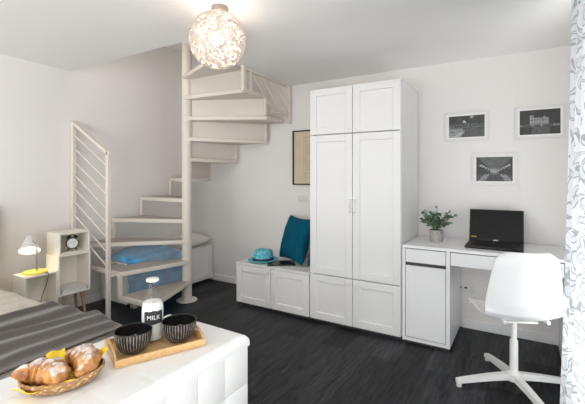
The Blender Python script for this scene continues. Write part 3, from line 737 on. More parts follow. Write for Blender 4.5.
# blue throw over the bench
def throw(u, v):
    y = 2.30 + u * 0.66
    w = v * 0.86
    n1 = noise.noise(Vector((y * 6, w * 5, 3.3))); n2 = noise.noise(Vector((y * 17, w * 9, 8.3)))
    lump = 0.135 * (0.75 + 0.35 * n1) * math.sin(min(1, max(0, u)) * PI) ** 0.35 + 0.014 * n2
    top = 0.40
    if w < top:
        x = qx0 + 0.03 + w; z = qz + 0.012 + max(0.0, lump) * math.sin(min(1, w / 0.36) * PI * 0.92 + 0.1) ** 0.7 if w < 0.39 else qz + 0.014
    else:
        d = w - top
        x = qx1 + 0.012 + 0.014 * (1 + math.sin(y * 26 + 1.2 * n1)) * min(1, d / 0.12)
        z = qz + 0.010 - d * (0.86 + 0.12 * n1)
    return Vector((x, y + 0.015 * n2, z))
th = MB().grid(throw, 50, 60, 0.006).build('throw', M['blue'], None, (-3.4, 2.7, 0.43))
tag(th, 'rumpled blue throw draped over the white bench under the stairs', 'blanket')
fr = MB()
random.seed(5)
for i in range(60):
    y = 2.32 + random.uniform(0, 0.17); x = qx1 + 0.03 + random.uniform(0, 0.06); 
    fr.tube([(x, y, 0.055 + random.uniform(-.02, .02)), (x + random.uniform(-.015, .02), y + random.uniform(-.02, .02), 0.028), (x + random.uniform(-.02, .03), y + random.uniform(-.03, .03), 0.007)], 0.0035, 5)
fringe = fr.build('fringe', M['fringe'], th)
# white cushion at the far end of the bench
def puff(hw, hh, ht, c, W, U, N, nu=20, nv=20, pinch=0.17):
    """closed pillow: front and back grids sharing the rim"""
    c, W, U, N = Vector(c), Vector(W).normalized(), Vector(U).normalized(), Vector(N).normalized()
    b = bmesh.new(); F = {}; B = {}
    for i in range(nu + 1):
        for j in range(nv + 1):
            s, t = 2 * i / nu - 1, 2 * j / nv - 1
            ex = 1 - pinch * (1 - abs(t) ** 2) * abs(s) ** 3 * 0.6
            ey = 1 - pinch * (1 - abs(s) ** 2) * abs(t) ** 3 * 0.6
            h = ht * ((1 - s ** 2) * (1 - t ** 2)) ** 0.42
            h *= 1 + 0.10 * noise.noise(Vector((s * 2.2, t * 2.2, c.x * 5)))
            p = c + W * hw * s * ex + U * hh * t * ey
            edge = i in (0, nu) or j in (0, nv)
            F[i, j] = b.verts.new(p + N * h)
            B[i, j] = F[i, j] if edge else b.verts.new(p - N * h)
    for i in range(nu):
        for j in range(nv):
            b.faces.new((F[i, j], F[i + 1, j], F[i + 1, j + 1], F[i, j + 1]))
            q = (B[i, j], B[i, j + 1], B[i + 1, j + 1], B[i + 1, j])
            b.faces.new(q)
    bmesh.ops.recalc_face_normals(b, faces=b.faces[:])
    return MB()._merge(b)
cw = puff(0.19, 0.24, 0.078, (-3.47, 3.235, qz + 0.080), (1, 0, 0), (0, 1, 0.0), (0, 0, 1)).build('cushion', M['white_cloth'], None, (-3.49, 3.23, qz), angle=80)
tag(cw, 'flat white cushion lying on the bench under the stairs', 'cushion')

# ------------------------------------------------------------------ things on the bench cabinet
ht = thing('hat', 'turquoise straw hat with a dark navy band on the low white cabinet', 'hat', (-2.265, 3.14, 0.421))
hc = MB().lathe([(0.0, 0.112), (0.03, 0.114), (0.062, 0.118), (0.080, 0.112), (0.090, 0.095), (0.097, 0.05), (0.101, 0.014), (0.097, 0.012), (0.0, 0.10)], (-2.265, 3.14, 0.421), 36, cap=False).build('crown', M['hat'], ht)
for v in hc.data.vertices: v.co.y *= 1.12; v.co.z -= 0.010 * math.exp(-(v.co.x / 0.035) ** 2) * (v.co.z > 0.09)
hband = MB().lathe([(0.0995, 0.012), (0.1035, 0.012), (0.1008, 0.036), (0.0965, 0.036)], (-2.265, 3.14, 0.421), 36, cap=False).build('band', M['navy'], ht)
for o in (hband,):
    for v in o.data.vertices: v.co.y *= 1.12
def brim(u, v):
    a = 2 * PI * u; r = 0.098 + 0.052 * v
    return Vector((-2.265 + r * math.cos(a), 3.14 + r * 1.12 * math.sin(a), 0.421 + 0.010 + 0.012 * v * v * (1 if math.cos(a) > -0.5 else 0.6) - 0.008 * v))
MB().grid(brim, 40, 5, 0.004, closed_u=True).build('brim', M['hat'], ht)

tb = thing('tablet', 'thin black tablet lying flat beside the turquoise hat', 'tablet', (-2.03, 3.13, 0.421))
mt = Matrix.Translation((-2.035, 3.115, 0.4215)) @ Matrix.Rotation(R(-52), 4, 'Z')
MB().box(-0.10, 0.10, -0.135, 0.135, 0, 0.010, 0.003, 2, mt).build('case', M['folio'], tb)
MB().box(-0.088, 0.088, -0.12, 0.12, 0.0095, 0.011, mtx=mt).build('display', M['screen'], tb, smooth=False)

ln = R(17)
def leaning(base, wdir, back, half, hh, ht_, name, label):
    W = Vector(wdir).normalized(); Bk = Vector(back).normalized()
    U = Vector((0, 0, 1)) * math.cos(ln) + Bk * math.sin(ln); N = W.cross(U)
    c = Vector(base) + U * hh
    o = puff(half, hh, ht_, c, W, U, N).build(name, M['teal'], None, base, angle=80)
    tag(o, label, 'pillow', 'petrol blue pillows by the wardrobe')
leaning((-1.985, 3.205, 0.434), (0.87, -0.5, 0), (0.5, 0.87, 0), 0.236, 0.228, 0.085, 'pillow', 'large petrol-blue pillow leaning upright on the low white cabinet')
ln = R(7)
leaning((-1.705, 3.265, 0.440), (0, 1, 0), (1, 0, 0), 0.215, 0.21, 0.038, 'pillow', 'second petrol-blue pillow squeezed against the wardrobe side, behind the large one')

# ------------------------------------------------------------------ stepped nightstand
NX0, NX1 = -3.565, -3.36
ns = thing('stepped_nightstand', 'cream nightstand of three stacked open boxes on oak legs beside the bed', 'nightstand', (-3.46, 1.72, 0))
def open_box(y0, y1, z0, z1, t=0.016):
    MB().box(NX0, NX1, y0, y0 + t, z0, z1, 0.003, 1).box(NX0, NX1, y1 - t, y1, z0, z1, 0.003, 1).box(NX0, NX1, y0 + t, y1 - t, z0, z0 + t, 0.003, 1) \
        .box(NX0, NX1, y0 + t, y1 - t, z1 - t, z1, 0.003, 1).box(NX0, NX0 + 0.008, y0 + t, y1 - t, z0 + t, z1 - t).build('open_box', M['cube'], ns, smooth=False)
open_box(1.715, 1.985, 0.604, 0.790)
open_box(1.710, 1.990, 0.250, 0.603)
open_box(1.455, 1.709, 0.200, 0.478)
for x, y, dx, dy in ((-3.51, 1.78, -0.02, -0.03), (-3.51, 1.93, -0.02, 0.03), (-3.405, 1.78, 0.02, -0.03), (-3.405, 1.93, 0.02, 0.03)):
    MB().cyl((x + dx, y + dy, 0), (x, y, 0.252), 0.010, 0.015, 14).build('leg', M['oak'], ns)
for x, y, dx, dy in ((-3.51, 1.50, -0.02, -0.03), (-3.405, 1.50, 0.02, -0.03)):
    MB().cyl((x + dx, y + dy, 0), (x, y, 0.202), 0.010, 0.015, 14).build('leg', M['oak'], ns)
# magazines in the tall box
for k, (z, th_, dy, lab) in enumerate(((0.2665, 0.020, 0.0, 'thicker pale book at the bottom of the open box'), (0.287, 0.012, 0.008, 'thin white magazine lying on the pale book in the open box'))):
    b = thing('book', lab, 'book', (-3.45, 1.85, z), 'books in the nightstand box')
    MB().box(NX0 + 0.02, NX1 - 0.004, 1.745 + dy, 1.955 + dy, z + 0.002, z + th_ - 0.002).build('pages', M['paper'], b, smooth=False)
    MB().box(NX0 + 0.018, NX1 - 0.002, 1.742 + dy, 1.958 + dy, z, z + 0.002).box(NX0 + 0.018, NX1 - 0.002, 1.742 + dy, 1.958 + dy, z + th_ - 0.002, z + th_).build('cover', M['cover'], b, smooth=False)
# alarm clock facing the camera
kx, ky, kz = -3.430, 1.862, 0.6205
kr = 0.050
dirc = Vector((0.93, -0.36, 0)).normalized()
rot = Matrix.Translation((kx, ky, kz + kr + 0.014)) @ dirc.to_track_quat('Z', 'Y').to_matrix().to_4x4()
ck = thing('alarm_clock', 'black twin-bell alarm clock with a white dial inside the top box', 'clock', (kx, ky, kz))
MB().lathe([(0, -0.022), (kr * 0.9, -0.022), (kr, -0.012), (kr, 0.016), (kr * 0.90, 0.018), (kr * 0.88, 0.012), (0, 0.012)], seg=30, mtx=rot).build('body', M['blackp'], ck)
dl = MB().lathe([(0, 0.0125), (kr * 0.86, 0.0125), (kr * 0.86, 0.0135), (0, 0.0135)], seg=30, mtx=rot).build('dial', M['clockf'], ck)
hm = MB()
for k in range(12):
    a = 2 * PI * k / 12
    hm.bar(rot @ Vector((math.sin(a) * kr * 0.68, math.cos(a) * kr * 0.68, 0.0142)), rot @ Vector((math.sin(a) * kr * 0.8, math.cos(a) * kr * 0.8, 0.0142)), 0.002, 0.001)
hm.build('hour_marks', M['blackp'], dl, smooth=False)
for a, L_ in ((R(-60), 0.55), (R(55), 0.72)):
    MB().bar(rot @ Vector((0, 0, 0.0148)), rot @ Vector((math.sin(a) * kr * L_, math.cos(a) * kr * L_, 0.0148)), 0.003, 0.001).build('hand', M['blackp'], dl, smooth=False)
sdv = Vector((0, 0, 1)).cross(dirc)
for s in (-1, 1):
    c = Vector((kx, ky, kz + 2 * kr + 0.018)) + sdv * s * 0.026
    ax = (Vector((0, 0, 1)) + sdv * s * 0.55).normalized()
    MB().lathe([(0.020, -0.006), (0.019, 0.004), (0.012, 0.012), (0, 0.015), (0, 0.012)], seg=18, cap=False, mtx=Matrix.Translation(c) @ ax.to_track_quat('Z', 'Y').to_matrix().to_4x4()).build('bell', M['blackp'], ck)
    p = Vector((kx, ky, kz + 0.02)) + sdv * s * 0.022
    MB().cyl(tuple(p + sdv * s * 0.012 - Vector((0, 0, 0.020))), tuple(p), 0.004, 0.005, 10).build('foot', M['blackp'], ck)
hp = [Vector((kx, ky, kz + 2 * kr + 0.018)) + sdv * t for t in (-0.03, -0.02, 0.0, 0.02, 0.03)]
for q, dz in zip(hp, (0.004, 0.016, 0.021, 0.016, 0.004)): q.z += dz
MB().tube(hp, 0.002, 6).build('carry_handle', M['blackp'], ck)

# table lamp on the low box
tlx, tly, tlz = -3.455, 1.575, 0.478
tl = thing('table_lamp', 'lit bedside lamp with pale cone shade and yellow round base', 'lamp', (tlx, tly, tlz))
MB().lathe([(0, 0.0005), (0.088, 0.0005), (0.09, 0.006), (0.086, 0.016), (0.02, 0.021), (0, 0.021)], (tlx, tly, tlz), 36).build('base', M['yellowp'], tl)
lf = Vector((-0.854, -0.521, 0)).normalized()    # the arm leans along the wall towards the bed
sp0 = Vector((tlx, tly, tlz)) - lf * 0.012
pts = [sp0 + Vector((0, 0, z)) for z in (0.018, 0.08, 0.15, 0.21)] + [sp0 + Vector((0, 0, 0.245)) + lf * 0.012, sp0 + Vector((0, 0, 0.262)) + lf * 0.040]
MB().tube(pts, 0.0075, 10).build('stem', M['brass'], tl)
ap_ = sp0 + Vector((0, 0, 0.292)) + lf * 0.060 + Vector((-0.05, 0.025, 0))
axis = (Vector((0, 0, -1)) + Vector((0.9, -0.43, 0)) * 0.62).normalized()
rot2 = Matrix.Translation(ap_) @ axis.to_track_quat('Z', 'Y').to_matrix().to_4x4()
sh2 = MB().lathe([(0.0, -0.004), (0.022, -0.002), (0.030, 0.008), (0.045, 0.055), (0.078, 0.125), (0.0765, 0.126), (0.043, 0.056), (0.027, 0.010), (0.0, 0.004)], seg=32, cap=False, mtx=rot2).build('lamp_shade', M['shade'], tl)
bc_ = rot2 @ Vector((0, 0, 0.075))
MB().sphere(tuple(bc_), 0.026).build('bulb', M['bulb2'], tl)
MB().tube([(tlx - 0.07, tly + 0.03, tlz + 0.004), (tlx + 0.07, tly + 0.045, tlz + 0.004), (NX1 + 0.006, tly + 0.05, tlz + 0.004), (NX1 + 0.010, tly + 0.05, tlz - 0.02), (NX1 + 0.014, tly + 0.03, 0.38), (NX1 + 0.012, tly + 0.0, 0.30), (NX1 + 0.02, tly - 0.03, 0.15), (NX1 + 0.02, tly - 0.05, 0.006)], 0.003, 6).build('power_cord', M['cord'], tl)

# ------------------------------------------------------------------ bed
bed = thing('bed', 'double bed with a cream headboard against the left wall', 'bed', (-2.6, 0.2, 0))
by0, by1, bxh, bxf = -0.65, 1.10, -3.60, -1.585
MB().box(XL + 0.016, bxh, by0 - 0.1, 1.385, 0.0, 1.03, 0.03, 3).build('headboard', M['headb'], bed)
MB().box(bxh + 0.002, bxf, by0, by1 - 0.02, 0.08, 0.32, 0.01, 2).build('bed_base', M['headb'], bed)
MB().box(bxh + 0.002, bxf - 0.004, by0, by1 - 0.012, 0.322, 0.562, 0.05, 3).build('mattress', M['mattress'], bed)
for x in (bxh + 0.1, bxf - 0.1):
    for y in (by0 + 0.1, by1 - 0.12): MB().cyl((x, y, 0), (x, y, 0.085), 0.025, 0.03, 14).build('leg', M['oak'], bed)
def cloth_fn(x0, x1, y0, y1, ztop, seed, amp, fold, ridges=None):
    drop = 0.30
    Lw = (y1 - y0) + drop
    def f(u, v):
        x = x0 + (x1 - x0) * u; w = v * Lw
        a = noise.noise(Vector((x * 3, w * 3, seed))); b = noise.noise(Vector((x * 9, w * 9, seed + 4)))
        dirn = x * fold[0] + w * fold[1]
        r = 0.5 + 0.5 * math.sin(dirn * fold[2] + 3.0 * a)
        dz = amp * (0.5 * r ** 3 + 0.35 * (a + 0.5) + 0.15 * b)
        if ridges:
            dz = 0.006 * (a + 0.6) + 0.002 * b
            for k, (rx, sl, hgt, wd) in enumerate(ridges):
                cx = rx + sl * (w - 1.3) + 0.030 * noise.noise(Vector((w * 2.2, k * 7.1, seed))) + 0.010 * noise.noise(Vector((w * 7, k * 3.1, seed)))
                m_ = 0.72 + 0.5 * noise.noise(Vector((w * 1.6, k * 5.3, seed + 2)))
                q = (x - cx) / wd
                dz += hgt * max(0.0, m_) * (math.exp(-q * q) if q < 0 else math.exp(-q * q * 7))
        if not ridges: dz *= max(0.0, min(1.0, (-2.15 - x) / 0.10))
        if w <= y1 - y0: 
            e = (y1 - y0) - w
            k = min(1, e / 0.05)
            return Vector((x + 0.006 * a, y0 + w, ztop + max(0.001, dz) * k - 0.010 * (1 - k) ** 2))
        d = w - (y1 - y0)
        return Vector((x + 0.01 * a, y1 + 0.008 + 0.012 * (0.5 + 0.5 * math.sin(x * 22 + seed)) * min(1, d * 8), ztop - 0.012 - d))
    return f
qu = MB().grid(cloth_fn(bxh + 0.02, -1.60, by0, by1, 0.566, 2.0, 0.045, (1.0, 0.55, 26)), 110, 110, 0.005).build('bedspread', M['quilt'], None, (-2.6, 0.3, 0.57))
tag(qu, 'crinkled oatmeal bedspread covering the bed', 'bedspread')
gb = MB().grid(cloth_fn(-2.17, -1.575, by0, by1 + 0.014, 0.586, 6.0, 0.040, (1.0, 0.30, 34), [(-1.645, 0.06, 0.026, 0.05), (-1.76, 0.12, 0.046, 0.08), (-1.88, 0.30, 0.034, 0.05), (-1.98, 0.02, 0.050, 0.08), (-2.10, -0.12, 0.040, 0.05)]), 110, 150, 0.006).build('blanket', M['greyb'], None, (-1.9, 0.3, 0.58))
tag(gb, 'charcoal grey wool blanket across the foot of the bed', 'blanket')

# ------------------------------------------------------------------ tufted ottoman at the foot of the bed
ox0, ox1, oy0, oy1, oz = -1.562, -1.052, -0.62, 1.343, 0.58
ot = thing('ottoman', 'long white tufted leatherette ottoman at the foot of the bed', 'ottoman', ((ox0 + ox1) / 2, 0.4, 0))
ob = MB().box(ox0 + 0.01, ox1 - 0.012, oy0, oy1 - 0.012, 0.03, 0.525)
cell = 0.151
def cells(a, b_):
    n = round((b_ - a) / cell); return [(a + (b_ - a) * i / n, a + (b_ - a) * (i + 1) / n) for i in range(n)]
for ya, yb in cells(oy0, oy1 - 0.002):
    for za, zb in cells(0.03, 0.527):
        ob.box(ox1 - 0.022, ox1 + 0.001, ya + 0.0003, yb - 0.0003, za + 0.0003, zb - 0.0003, 0.0035, 2)
for xa, xb in cells(ox0 + 0.01, ox1 - 0.002):
    for za, zb in cells(0.03, 0.527):
        ob.box(xa + 0.0003, xb - 0.0003, oy1 - 0.022, oy1 + 0.001, za + 0.0003, zb - 0.0003, 0.0035, 2)
ob.build('body', M['leather'], ot)
def lid(u, v):
    # rounded slab top: u across x, v along y, the last 8 percent wraps down the sides
    def wrap(t, lo, hi, dep, rad):
        L_ = hi - lo
        tot = L_ - 2 * rad + PI * rad + 2 * dep
        s = t * tot
        segs = (dep, PI * rad / 2, L_ - 2 * rad, PI * rad / 2, dep)
        if s < segs[0]: return lo, s - segs[0] , 0
        s -= segs[0]
        if s < segs[1]: a = s / rad; return lo + rad - rad * math.cos(a), 0, rad * math.sin(a) - rad
        s -= segs[1]
        if s < segs[2]: return lo + rad + s, 0, 0
        s -= segs[2]
        if s < segs[3]: a = s / rad; return hi - rad + rad * math.sin(a), 0, rad * math.cos(a) - rad
        s -= segs[3]
        return hi, -s, 0
    rad, dep = 0.034, 0.018
    xx, dxz, rx = wrap(u, ox0 - 0.004, ox1 + 0.005, dep, rad)
    yy, dyz, ry = wrap(v, oy0, oy1 + 0.005, dep, rad)
    fz = oz
    zx = rx - (rad if dxz < 0 else 0) + dxz if dxz < 0 else rx
    zy = ry - (rad if dyz < 0 else 0) + dyz if dyz < 0 else ry
    down = min(zx, zy) if (zx < 0 and zy < 0) else zx + zy
    gx = min(abs(((xx - ox0) / 0.17) % 1.0), 1 - abs(((xx - ox0) / 0.17) % 1.0)) * 0.17
    gy = min(abs(((oy1 - yy) / 0.16) % 1.0), 1 - abs(((oy1 - yy) / 0.16) % 1.0)) * 0.16
    edgex = min(xx - ox0, ox1 - xx); edgey = min(yy - oy0, oy1 - yy)
    gro = 0
    if edgex > 0.02: gro += 0.0016 * math.exp(-(gx / 0.006) ** 2)
    if edgey > 0.02: gro += 0.0016 * math.exp(-(gy / 0.006) ** 2)
    return Vector((xx, yy, fz + down - gro - 0.003 + 0.003 * math.sin(min(1, max(0, edgex / 0.25)) * PI / 2)))
MB().grid(lid, 90, 240).build('lid', M['leather'], ot, angle=60)

# ------------------------------------------------------------------ tray with bowls and bottle
TA = R(66); TL = Vector((math.cos(TA), math.sin(TA), 0)); TP = Vector((-TL.y, TL.x, 0))
TC = Vector((-1.2965, 1.0405, oz + 0.0005))
def tm(): return Matrix.Translation(TC) @ Matrix.Rotation(TA, 4, 'Z')
ty = thing('serving_tray', 'bamboo serving tray with cut-out handles on the white ottoman', 'tray', tuple(TC))
hl, hw_ = 0.172, 0.113
MB().box(-hl, hl, -hw_, hw_, 0, 0.008, 0.001, 1, tm()).build('tray_base', M['bamboo'], ty, smooth=False)
for s in (-1, 1):
    MB().box(-hl, hl, s * hw_ - 0.006 if s > 0 else -hw_, s * hw_ if s > 0 else -hw_ + 0.006, 0.008, 0.029, 0.001, 1, tm()).build('side_wall', M['bamboo'], ty, smooth=False)
    # end wall with an oblong handle hole
    b = bmesh.new(); outer = []; inner = []
    prof2 = [(-hw_ + 0.006, 0.0), (hw_ - 0.006, 0.0), (hw_ - 0.006, 0.021), (0.075, 0.036), (0.05, 0.044), (-0.05, 0.044), (-0.075, 0.036), (-hw_ + 0.006, 0.021)]
    N_ = 32
    for k in range(N_):
        a = 2 * PI * k / N_; dx_, dz_ = math.cos(a), math.sin(a)
        inner.append((0.038 * dx_ * abs(dx_) ** -0.4 if abs(dx_) > 1e-6 else 0, 0.029 + 0.007 * dz_ * (abs(dz_) ** -0.4 if abs(dz_) > 1e-6 else 0)))
        # ray to outline
        best = None; o0 = Vector((0, 0.022)); dd = Vector((dx_, dz_ * 0.5)).normalized()
        for (p, q) in zip(prof2, prof2[1:] + prof2[:1]):
            e_ = Vector(q) - Vector(p); den = dd.x * e_.y - dd.y * e_.x
            if abs(den) < 1e-9: continue
            w0 = Vector(p) - o0
            t_ = (w0.x * e_.y - w0.y * e_.x) / den; u__ = (w0.x * dd.y - w0.y * dd.x) / den
            if t_ > 0 and -1e-6 <= u__ <= 1 + 1e-6 and (best is None or t_ < best): best = t_
        pt = o0 + dd * best; outer.append((pt.x, pt.y))
    x0_ = hl - 0.008 if s > 0 else -hl; x1_ = x0_ + 0.008
    rings = [[b.verts.new((X, p[0], 0.008 + p[1])) for p in ring] for X in (x0_, x1_) for ring in (outer, inner)]
    o0_, i0_, o1_, i1_ = rings
    for k in range(N_):
        k2 = (k + 1) % N_
        for A_, B_ in ((o0_, i0_), (i0_, i1_), (i1_, o1_), (o1_, o0_)): b.faces.new((A_[k], A_[k2], B_[k2], B_[k]))
    bmesh.ops.recalc_face_normals(b, faces=b.faces[:])
    MB()._merge(b, tm()).build('handle_wall', M['bamboo'], ty, smooth=False)
zt0 = TC.z + 0.0085
def bowl(c, label):
    t = thing('bowl', label, 'bowl', c, 'black striped bowls on the tray')
    MB().lathe([(0, 0.0), (0.036, 0.0), (0.038, 0.004), (0.05, 0.012), (0.062, 0.032), (0.0695, 0.060), (0.0705, 0.083), (0.069, 0.0845), (0.0665, 0.083)], c, 48, cap=False).build('outside', M['bowl'], t)
    MB().lathe([(0.0705, 0.0832), (0.0695, 0.0855), (0.0665, 0.083), (0.0655, 0.060), (0.058, 0.032), (0.045, 0.014), (0, 0.009)], c, 48, cap=False).build('inside', M['bowlin'], t)
p = TC + TL * -0.088 + TP * -0.014; bowl((p.x, p.y, zt0), 'black bowl with pale stripes on the tray, nearer the croissant basket')
p = TC + TL * 0.094 + TP * -0.016; bowl((p.x, p.y, zt0), 'black bowl with pale stripes on the tray, farther from the croissant basket')
p = TC + TL * 0.004 + TP * 0.058; bcn = Vector((p.x, p.y, zt0))
bt = thing('milk_bottle', 'glass milk bottle with a black chalk label standing on the tray', 'bottle', tuple(bcn))
gp = [(0, 0.0), (0.042, 0.0), (0.046, 0.006), (0.0465, 0.135), (0.043, 0.155), (0.029, 0.195), (0.0225, 0.215), (0.021, 0.235), (0.024, 0.238), (0.024, 0.246)]
gi = [(0.0215, 0.246), (0.0185, 0.235), (0.020, 0.215), (0.0265, 0.194), (0.0405, 0.154), (0.044, 0.134), (0.0438, 0.008), (0, 0.005)]
MB().lathe(gp + gi, tuple(bcn), 40, cap=False).build('glass', M['glass'], bt)
MB().lathe([(0, 0.0055), (0.0430, 0.0085), (0.0432, 0.134), (0.0396, 0.153), (0.036, 0.160), (0, 0.161)], tuple(bcn), 40).build('milk', M['milk'], bt)
MB().lathe([(0, 0.2465), (0.0255, 0.2465), (0.0262, 0.249), (0.0262, 0.254), (0.024, 0.257), (0, 0.2575)], tuple(bcn), 28).build('cap', M['cap'], bt)
# label wrapped on the glass, facing the camera
la = math.atan2(-bcn.y, -bcn.x) + R(5)
def wrapc(s, z, r): return Vector((bcn.x + r * math.cos(la + s / r), bcn.y + r * math.sin(la + s / r), bcn.z + z))
def lab(u, v):
    s = (u - 0.5) * 0.078; z = 0.104
    hh = 0.027 - 0.006 * max(0, abs(u - 0.5) * 2 - 0.8) / 0.2 + 0.0016 * math.cos(u * 2 * PI * 2)
    return wrapc(s, z + (v - 0.5) * 2 * hh, 0.0475)
lbo = MB().grid(lab, 24, 8).build('chalk_label', M['chalk'], bt)
fc = bpy.data.curves.new('txt', 'FONT'); fc.body = 'MILK'; fc.size = 0.026; fc.align_x = 'CENTER'; fc.align_y = 'CENTER'; fc.resolution_u = 3
fo = bpy.data.objects.new('txt', fc); COL.objects.link(fo)
bpy.context.view_layer.update()
tme = bpy.data.meshes.new_from_object(fo.evaluated_get(bpy.context.evaluated_depsgraph_get()))
bpy.data.objects.remove(fo)
tb_ = bmesh.new(); tb_.from_mesh(tme); bpy.data.meshes.remove(tme)
for _ in range(1): bmesh.ops.subdivide_edges(tb_, edges=tb_.edges[:], cuts=1)
bmesh.ops.triangulate(tb_, faces=tb_.faces[:])
for v in tb_.verts: v.co = wrapc(v.co.x, 0.104 + v.co.y, 0.0481)
MB()._merge(tb_).build('lettering', M['chalkw'], lbo, smooth=False)

# ------------------------------------------------------------------ croissant basket
BC = Vector((-1.322, 0.690, oz + 0.0005)); BA = R(68)
def bmx(): return Matrix.Translation(BC) @ Matrix.Rotation(BA, 4, 'Z')
bk = thing('bread_basket', 'oval wicker basket of croissants on the white ottoman', 'basket', tuple(BC))
hb, wb = 0.098, 0.070
def bask(u, v):
    a = 2 * PI * u
    prof3 = [(0.0, 0.0035), (0.75, 0.0035), (1.0, 0.006), (1.14, 0.020), (1.25, 0.040), (1.21, 0.041), (1.10, 0.024), (0.96, 0.011), (0.7, 0.009), (0, 0.009)]
    r, z = lerp_list(prof3, v)
    rip = 1 + 0.012 * math.sin(a * 24) * (r > 0.9)
    return bmx() @ Vector((hb * r * rip * math.cos(a), wb * r * rip * math.sin(a), z))
MB().grid(bask, 72, 27, 0, closed_u=True).build('wicker_bowl', M['wicker'], bk)
rm = MB()
for ph in (0, PI):
    rm.tube([bmx() @ Vector((hb * 1.24 * math.cos(t) , wb * 1.24 * math.sin(t), 0.041 + 0.004 * math.sin(t * 14 + ph))) + Vector((0, 0, 0)) for t in [2 * PI * k / 80 for k in range(80)]], 0.0045, 6, closed=True)
rm.build('braided_rim', M['wicker'], bk)
def croissant(cx, cy, z, ang, L_, R_, bend, label, tilt=0.0, roll=0.0):
    t0 = thing('croissant', label, 'croissant', tuple(bmx() @ Vector((cx, cy, z))), 'sugared croissants in the basket')
    mtx = bmx() @ Matrix.Translation((cx, cy, z)) @ Matrix.Rotation(ang, 4, 'Z') @ Matrix.Rotation(tilt, 4, 'Y') @ Matrix.Rotation(roll, 4, 'X')
    def f(u, v):
        s = 2 * v - 1
        th_ = s * bend
        rad = L_ / (2 * bend)
        c = Vector((rad * math.sin(th_), rad * (1 - math.cos(th_)) * -1 + rad * 0.25 * 0, 0))
        base = R_ * (1 - abs(s) ** 2.3) ** 0.6 * (0.45 + 0.55 * math.cos(s * 1.25)) + 0.002
        ridge = 1 + 0.24 * (abs(math.sin(s * 7.2 + 0.6 + 0.35 * math.sin(2 * PI * u))) ** 0.6 - 0.5) + 0.16 * noise.noise(Vector((s * 5, math.cos(2 * PI * u) * 2, math.sin(2 * PI * u) * 2 + cx * 90)))
        r = base * ridge
        a = 2 * PI * u
        tx = Vector((math.cos(th_), -math.sin(th_), 0)); nx_ = Vector((math.sin(th_), math.cos(th_), 0))
        return mtx @ (c + nx_ * r * math.cos(a) + Vector((0, 0, r * 0.86 * math.sin(a))))
    MB().grid(f, 28, 64, 0, closed_u=True).build('crust', M['pastry'], t0, angle=80)
    return t0, mtx
croissant(-0.045, -0.006, 0.056, R(-48), 0.215, 0.044, 1.45, 'sugar-dusted croissant in the basket, farther from the tray', roll=R(-12))
c2, m2 = croissant(0.068, 0.014, 0.062, R(-84), 0.215, 0.041, 1.15, 'sugar-dusted croissant in the basket, nearer the tray', roll=R(10))
def napkin(pts, label):
    P4 = [bmx() @ Vector(p_) for p_ in pts]
    def f(u, v):
        q = (P4[0] * (1 - u) + P4[1] * u) * (1 - v) + (P4[3] * (1 - u) + P4[2] * u) * v
        return q + Vector((0, 0, 0.004 * math.sin(u * 7 + v * 3)))
    return f
nb = MB()
nb.grid(napkin([(0.070, -0.03, 0.020), (0.068, 0.035, 0.022), (0.128, 0.034, 0.082), (0.136, -0.006, 0.086)], ''), 10, 10, 0.0015)
nb.grid(napkin([(0.02, 0.055, 0.020), (-0.035, 0.055, 0.020), (-0.045, 0.094, 0.078), (0.012, 0.096, 0.084)], ''), 10, 10, 0.0015)
nb.grid(napkin([(-0.06, -0.055, 0.018), (-0.115, -0.02, 0.018), (-0.142, -0.03, 0.044), (-0.085, -0.090, 0.040)], ''), 10, 10, 0.0015)
nb.grid(napkin([(-0.07, -0.04, 0.0125), (0.07, -0.04, 0.0125), (0.07, 0.04, 0.0125), (-0.07, 0.04, 0.0125)], ''), 10, 10, 0.0015)
nb.grid(napkin([(-0.06, -0.06, 0.018), (0.03, -0.062, 0.018), (0.03, -0.090, 0.046), (-0.06, -0.082, 0.046)], ''), 10, 10, 0.0015)
nk = nb.build('napkin', M['yellow'], None, tuple(BC))
tag(nk, 'yellow paper napkin lining the wicker croissant basket', 'napkin')

# ------------------------------------------------------------------ lights
def area(name, loc, rot, sx, sy, e, col_):
    l = bpy.data.lights.new(name, 'AREA'); l.shape = 'RECTANGLE'; l.size = sx; l.size_y = sy; l.energy = e; l.color = col_
    o = bpy.data.objects.new(name, l); COL.objects.link(o); o.location = loc; o.rotation_euler = rot; return o
def point(name, loc, e, col_, r):
    l = bpy.data.lights.new(name, 'POINT'); l.energy = e; l.color = col_; l.shadow_soft_size = r
    o = bpy.data.objects.new(name, l); COL.objects.link(o); o.location = loc; return o
area('daylight_side_window', (XR - 0.005, (wy0 + wy1) / 2, (wz0 + wz1) / 2), (0, R(90), 0), wz1 - wz0 - 0.1, wy1 - wy0 - 0.1, 5, (0.90, 0.95, 1.0))
area('unseen_rear_window_fill', ((vx0 + vx1) / 2, YF + 0.005, (vz0 + vz1) / 2), (R(90), 0, 0), vx1 - vx0 - 0.1, vz1 - vz0 - 0.1, 58, (0.95, 0.975, 1.0))  # fill at the unseen rear window, set far back for evenness
area('added_far_side_fill', (XR - 0.005, (uy0 + uy1) / 2, (wz0 + wz1) / 2), (0, R(90), 0), wz1 - wz0 - 0.1, uy1 - uy0 - 0.1, 62, (0.97, 0.98, 1.0))  # fill at the added far window, brightens the left wall
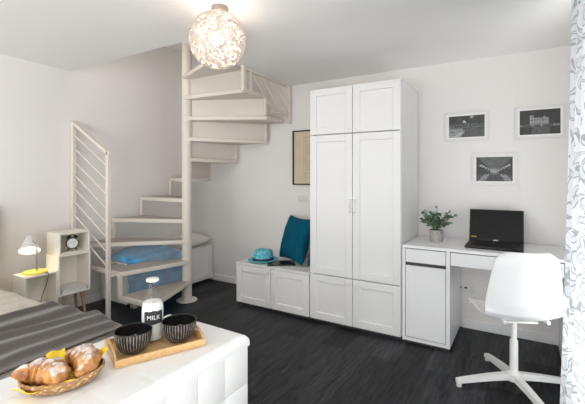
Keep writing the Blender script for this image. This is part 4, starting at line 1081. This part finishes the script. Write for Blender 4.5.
area('added_ceiling_fill_rear', ((vx0 + vx1) / 2, YF - 0.55, 0.25), (R(90 + 58), 0, 0), 3.3, 0.8, 60, (1.0, 0.985, 0.96))  # added upward fill behind the rear opening, lifts the ceiling
area('added_ceiling_fill_side', (XR + 0.5, (uy0 + uy1) / 2, 0.25), (0, R(90 + 58), 0), 0.8, 2.3, 110, (1.0, 0.985, 0.96))  # added upward fill outside the far opening, also for the ceiling
area('added_ceiling_fill_near', (XR + 0.5, (wy0 + wy1) / 2, 0.25), (0, R(90 + 58), 0), 0.8, 1.7, 40, (1.0, 0.99, 0.97))  # added upward fill that brightens the ceiling near the desk
area('added_stairwell_fill', ((XL + OX) / 2, OY + 0.03, 2.70), (R(90 - 30), 0, 0), 1.3, 0.22, 2.6, (1.0, 0.95, 0.90))  # added fill hidden in the closed shaft, lightens the stair walls
point('ceiling_lamp_light', (lx, ly, lz + 0.005), 14, (1.0, 0.86, 0.74), 0.11)
point('table_lamp_light', tuple(rot2 @ Vector((0, 0, 0.112))), 0.6, (1.0, 0.80, 0.52), 0.02)

w = bpy.data.worlds.new('World'); scene.world = w; w.use_nodes = True
bg = w.node_tree.nodes['Background']; bg.inputs['Color'].default_value = (0.85, 0.92, 1.0, 1); bg.inputs['Strength'].default_value = 1.2

# ------------------------------------------------------------------ camera
cam = bpy.data.cameras.new('Camera'); co = bpy.data.objects.new('Camera', cam); COL.objects.link(co)
co.location = (0, 0, 1.28); co.rotation_euler = (R(90), 0, R(31.4))
cam.sensor_fit = 'HORIZONTAL'; cam.sensor_width = 36.0; cam.lens = 380.0 / 585.0 * 36.0; cam.shift_y = -26.0 / 585.0
cam.clip_start = 0.02
scene.camera = co
scene.cycles.max_bounces = 14; scene.cycles.diffuse_bounces = 8; scene.cycles.transparent_max_bounces = 16
vs_ = scene.view_settings
scene.display_settings.display_device = 'sRGB'
vs_.view_transform = 'Standard'; vs_.look = 'None'; vs_.gamma = 1.0; vs_.use_curve_mapping = False; vs_.exposure = 0.15
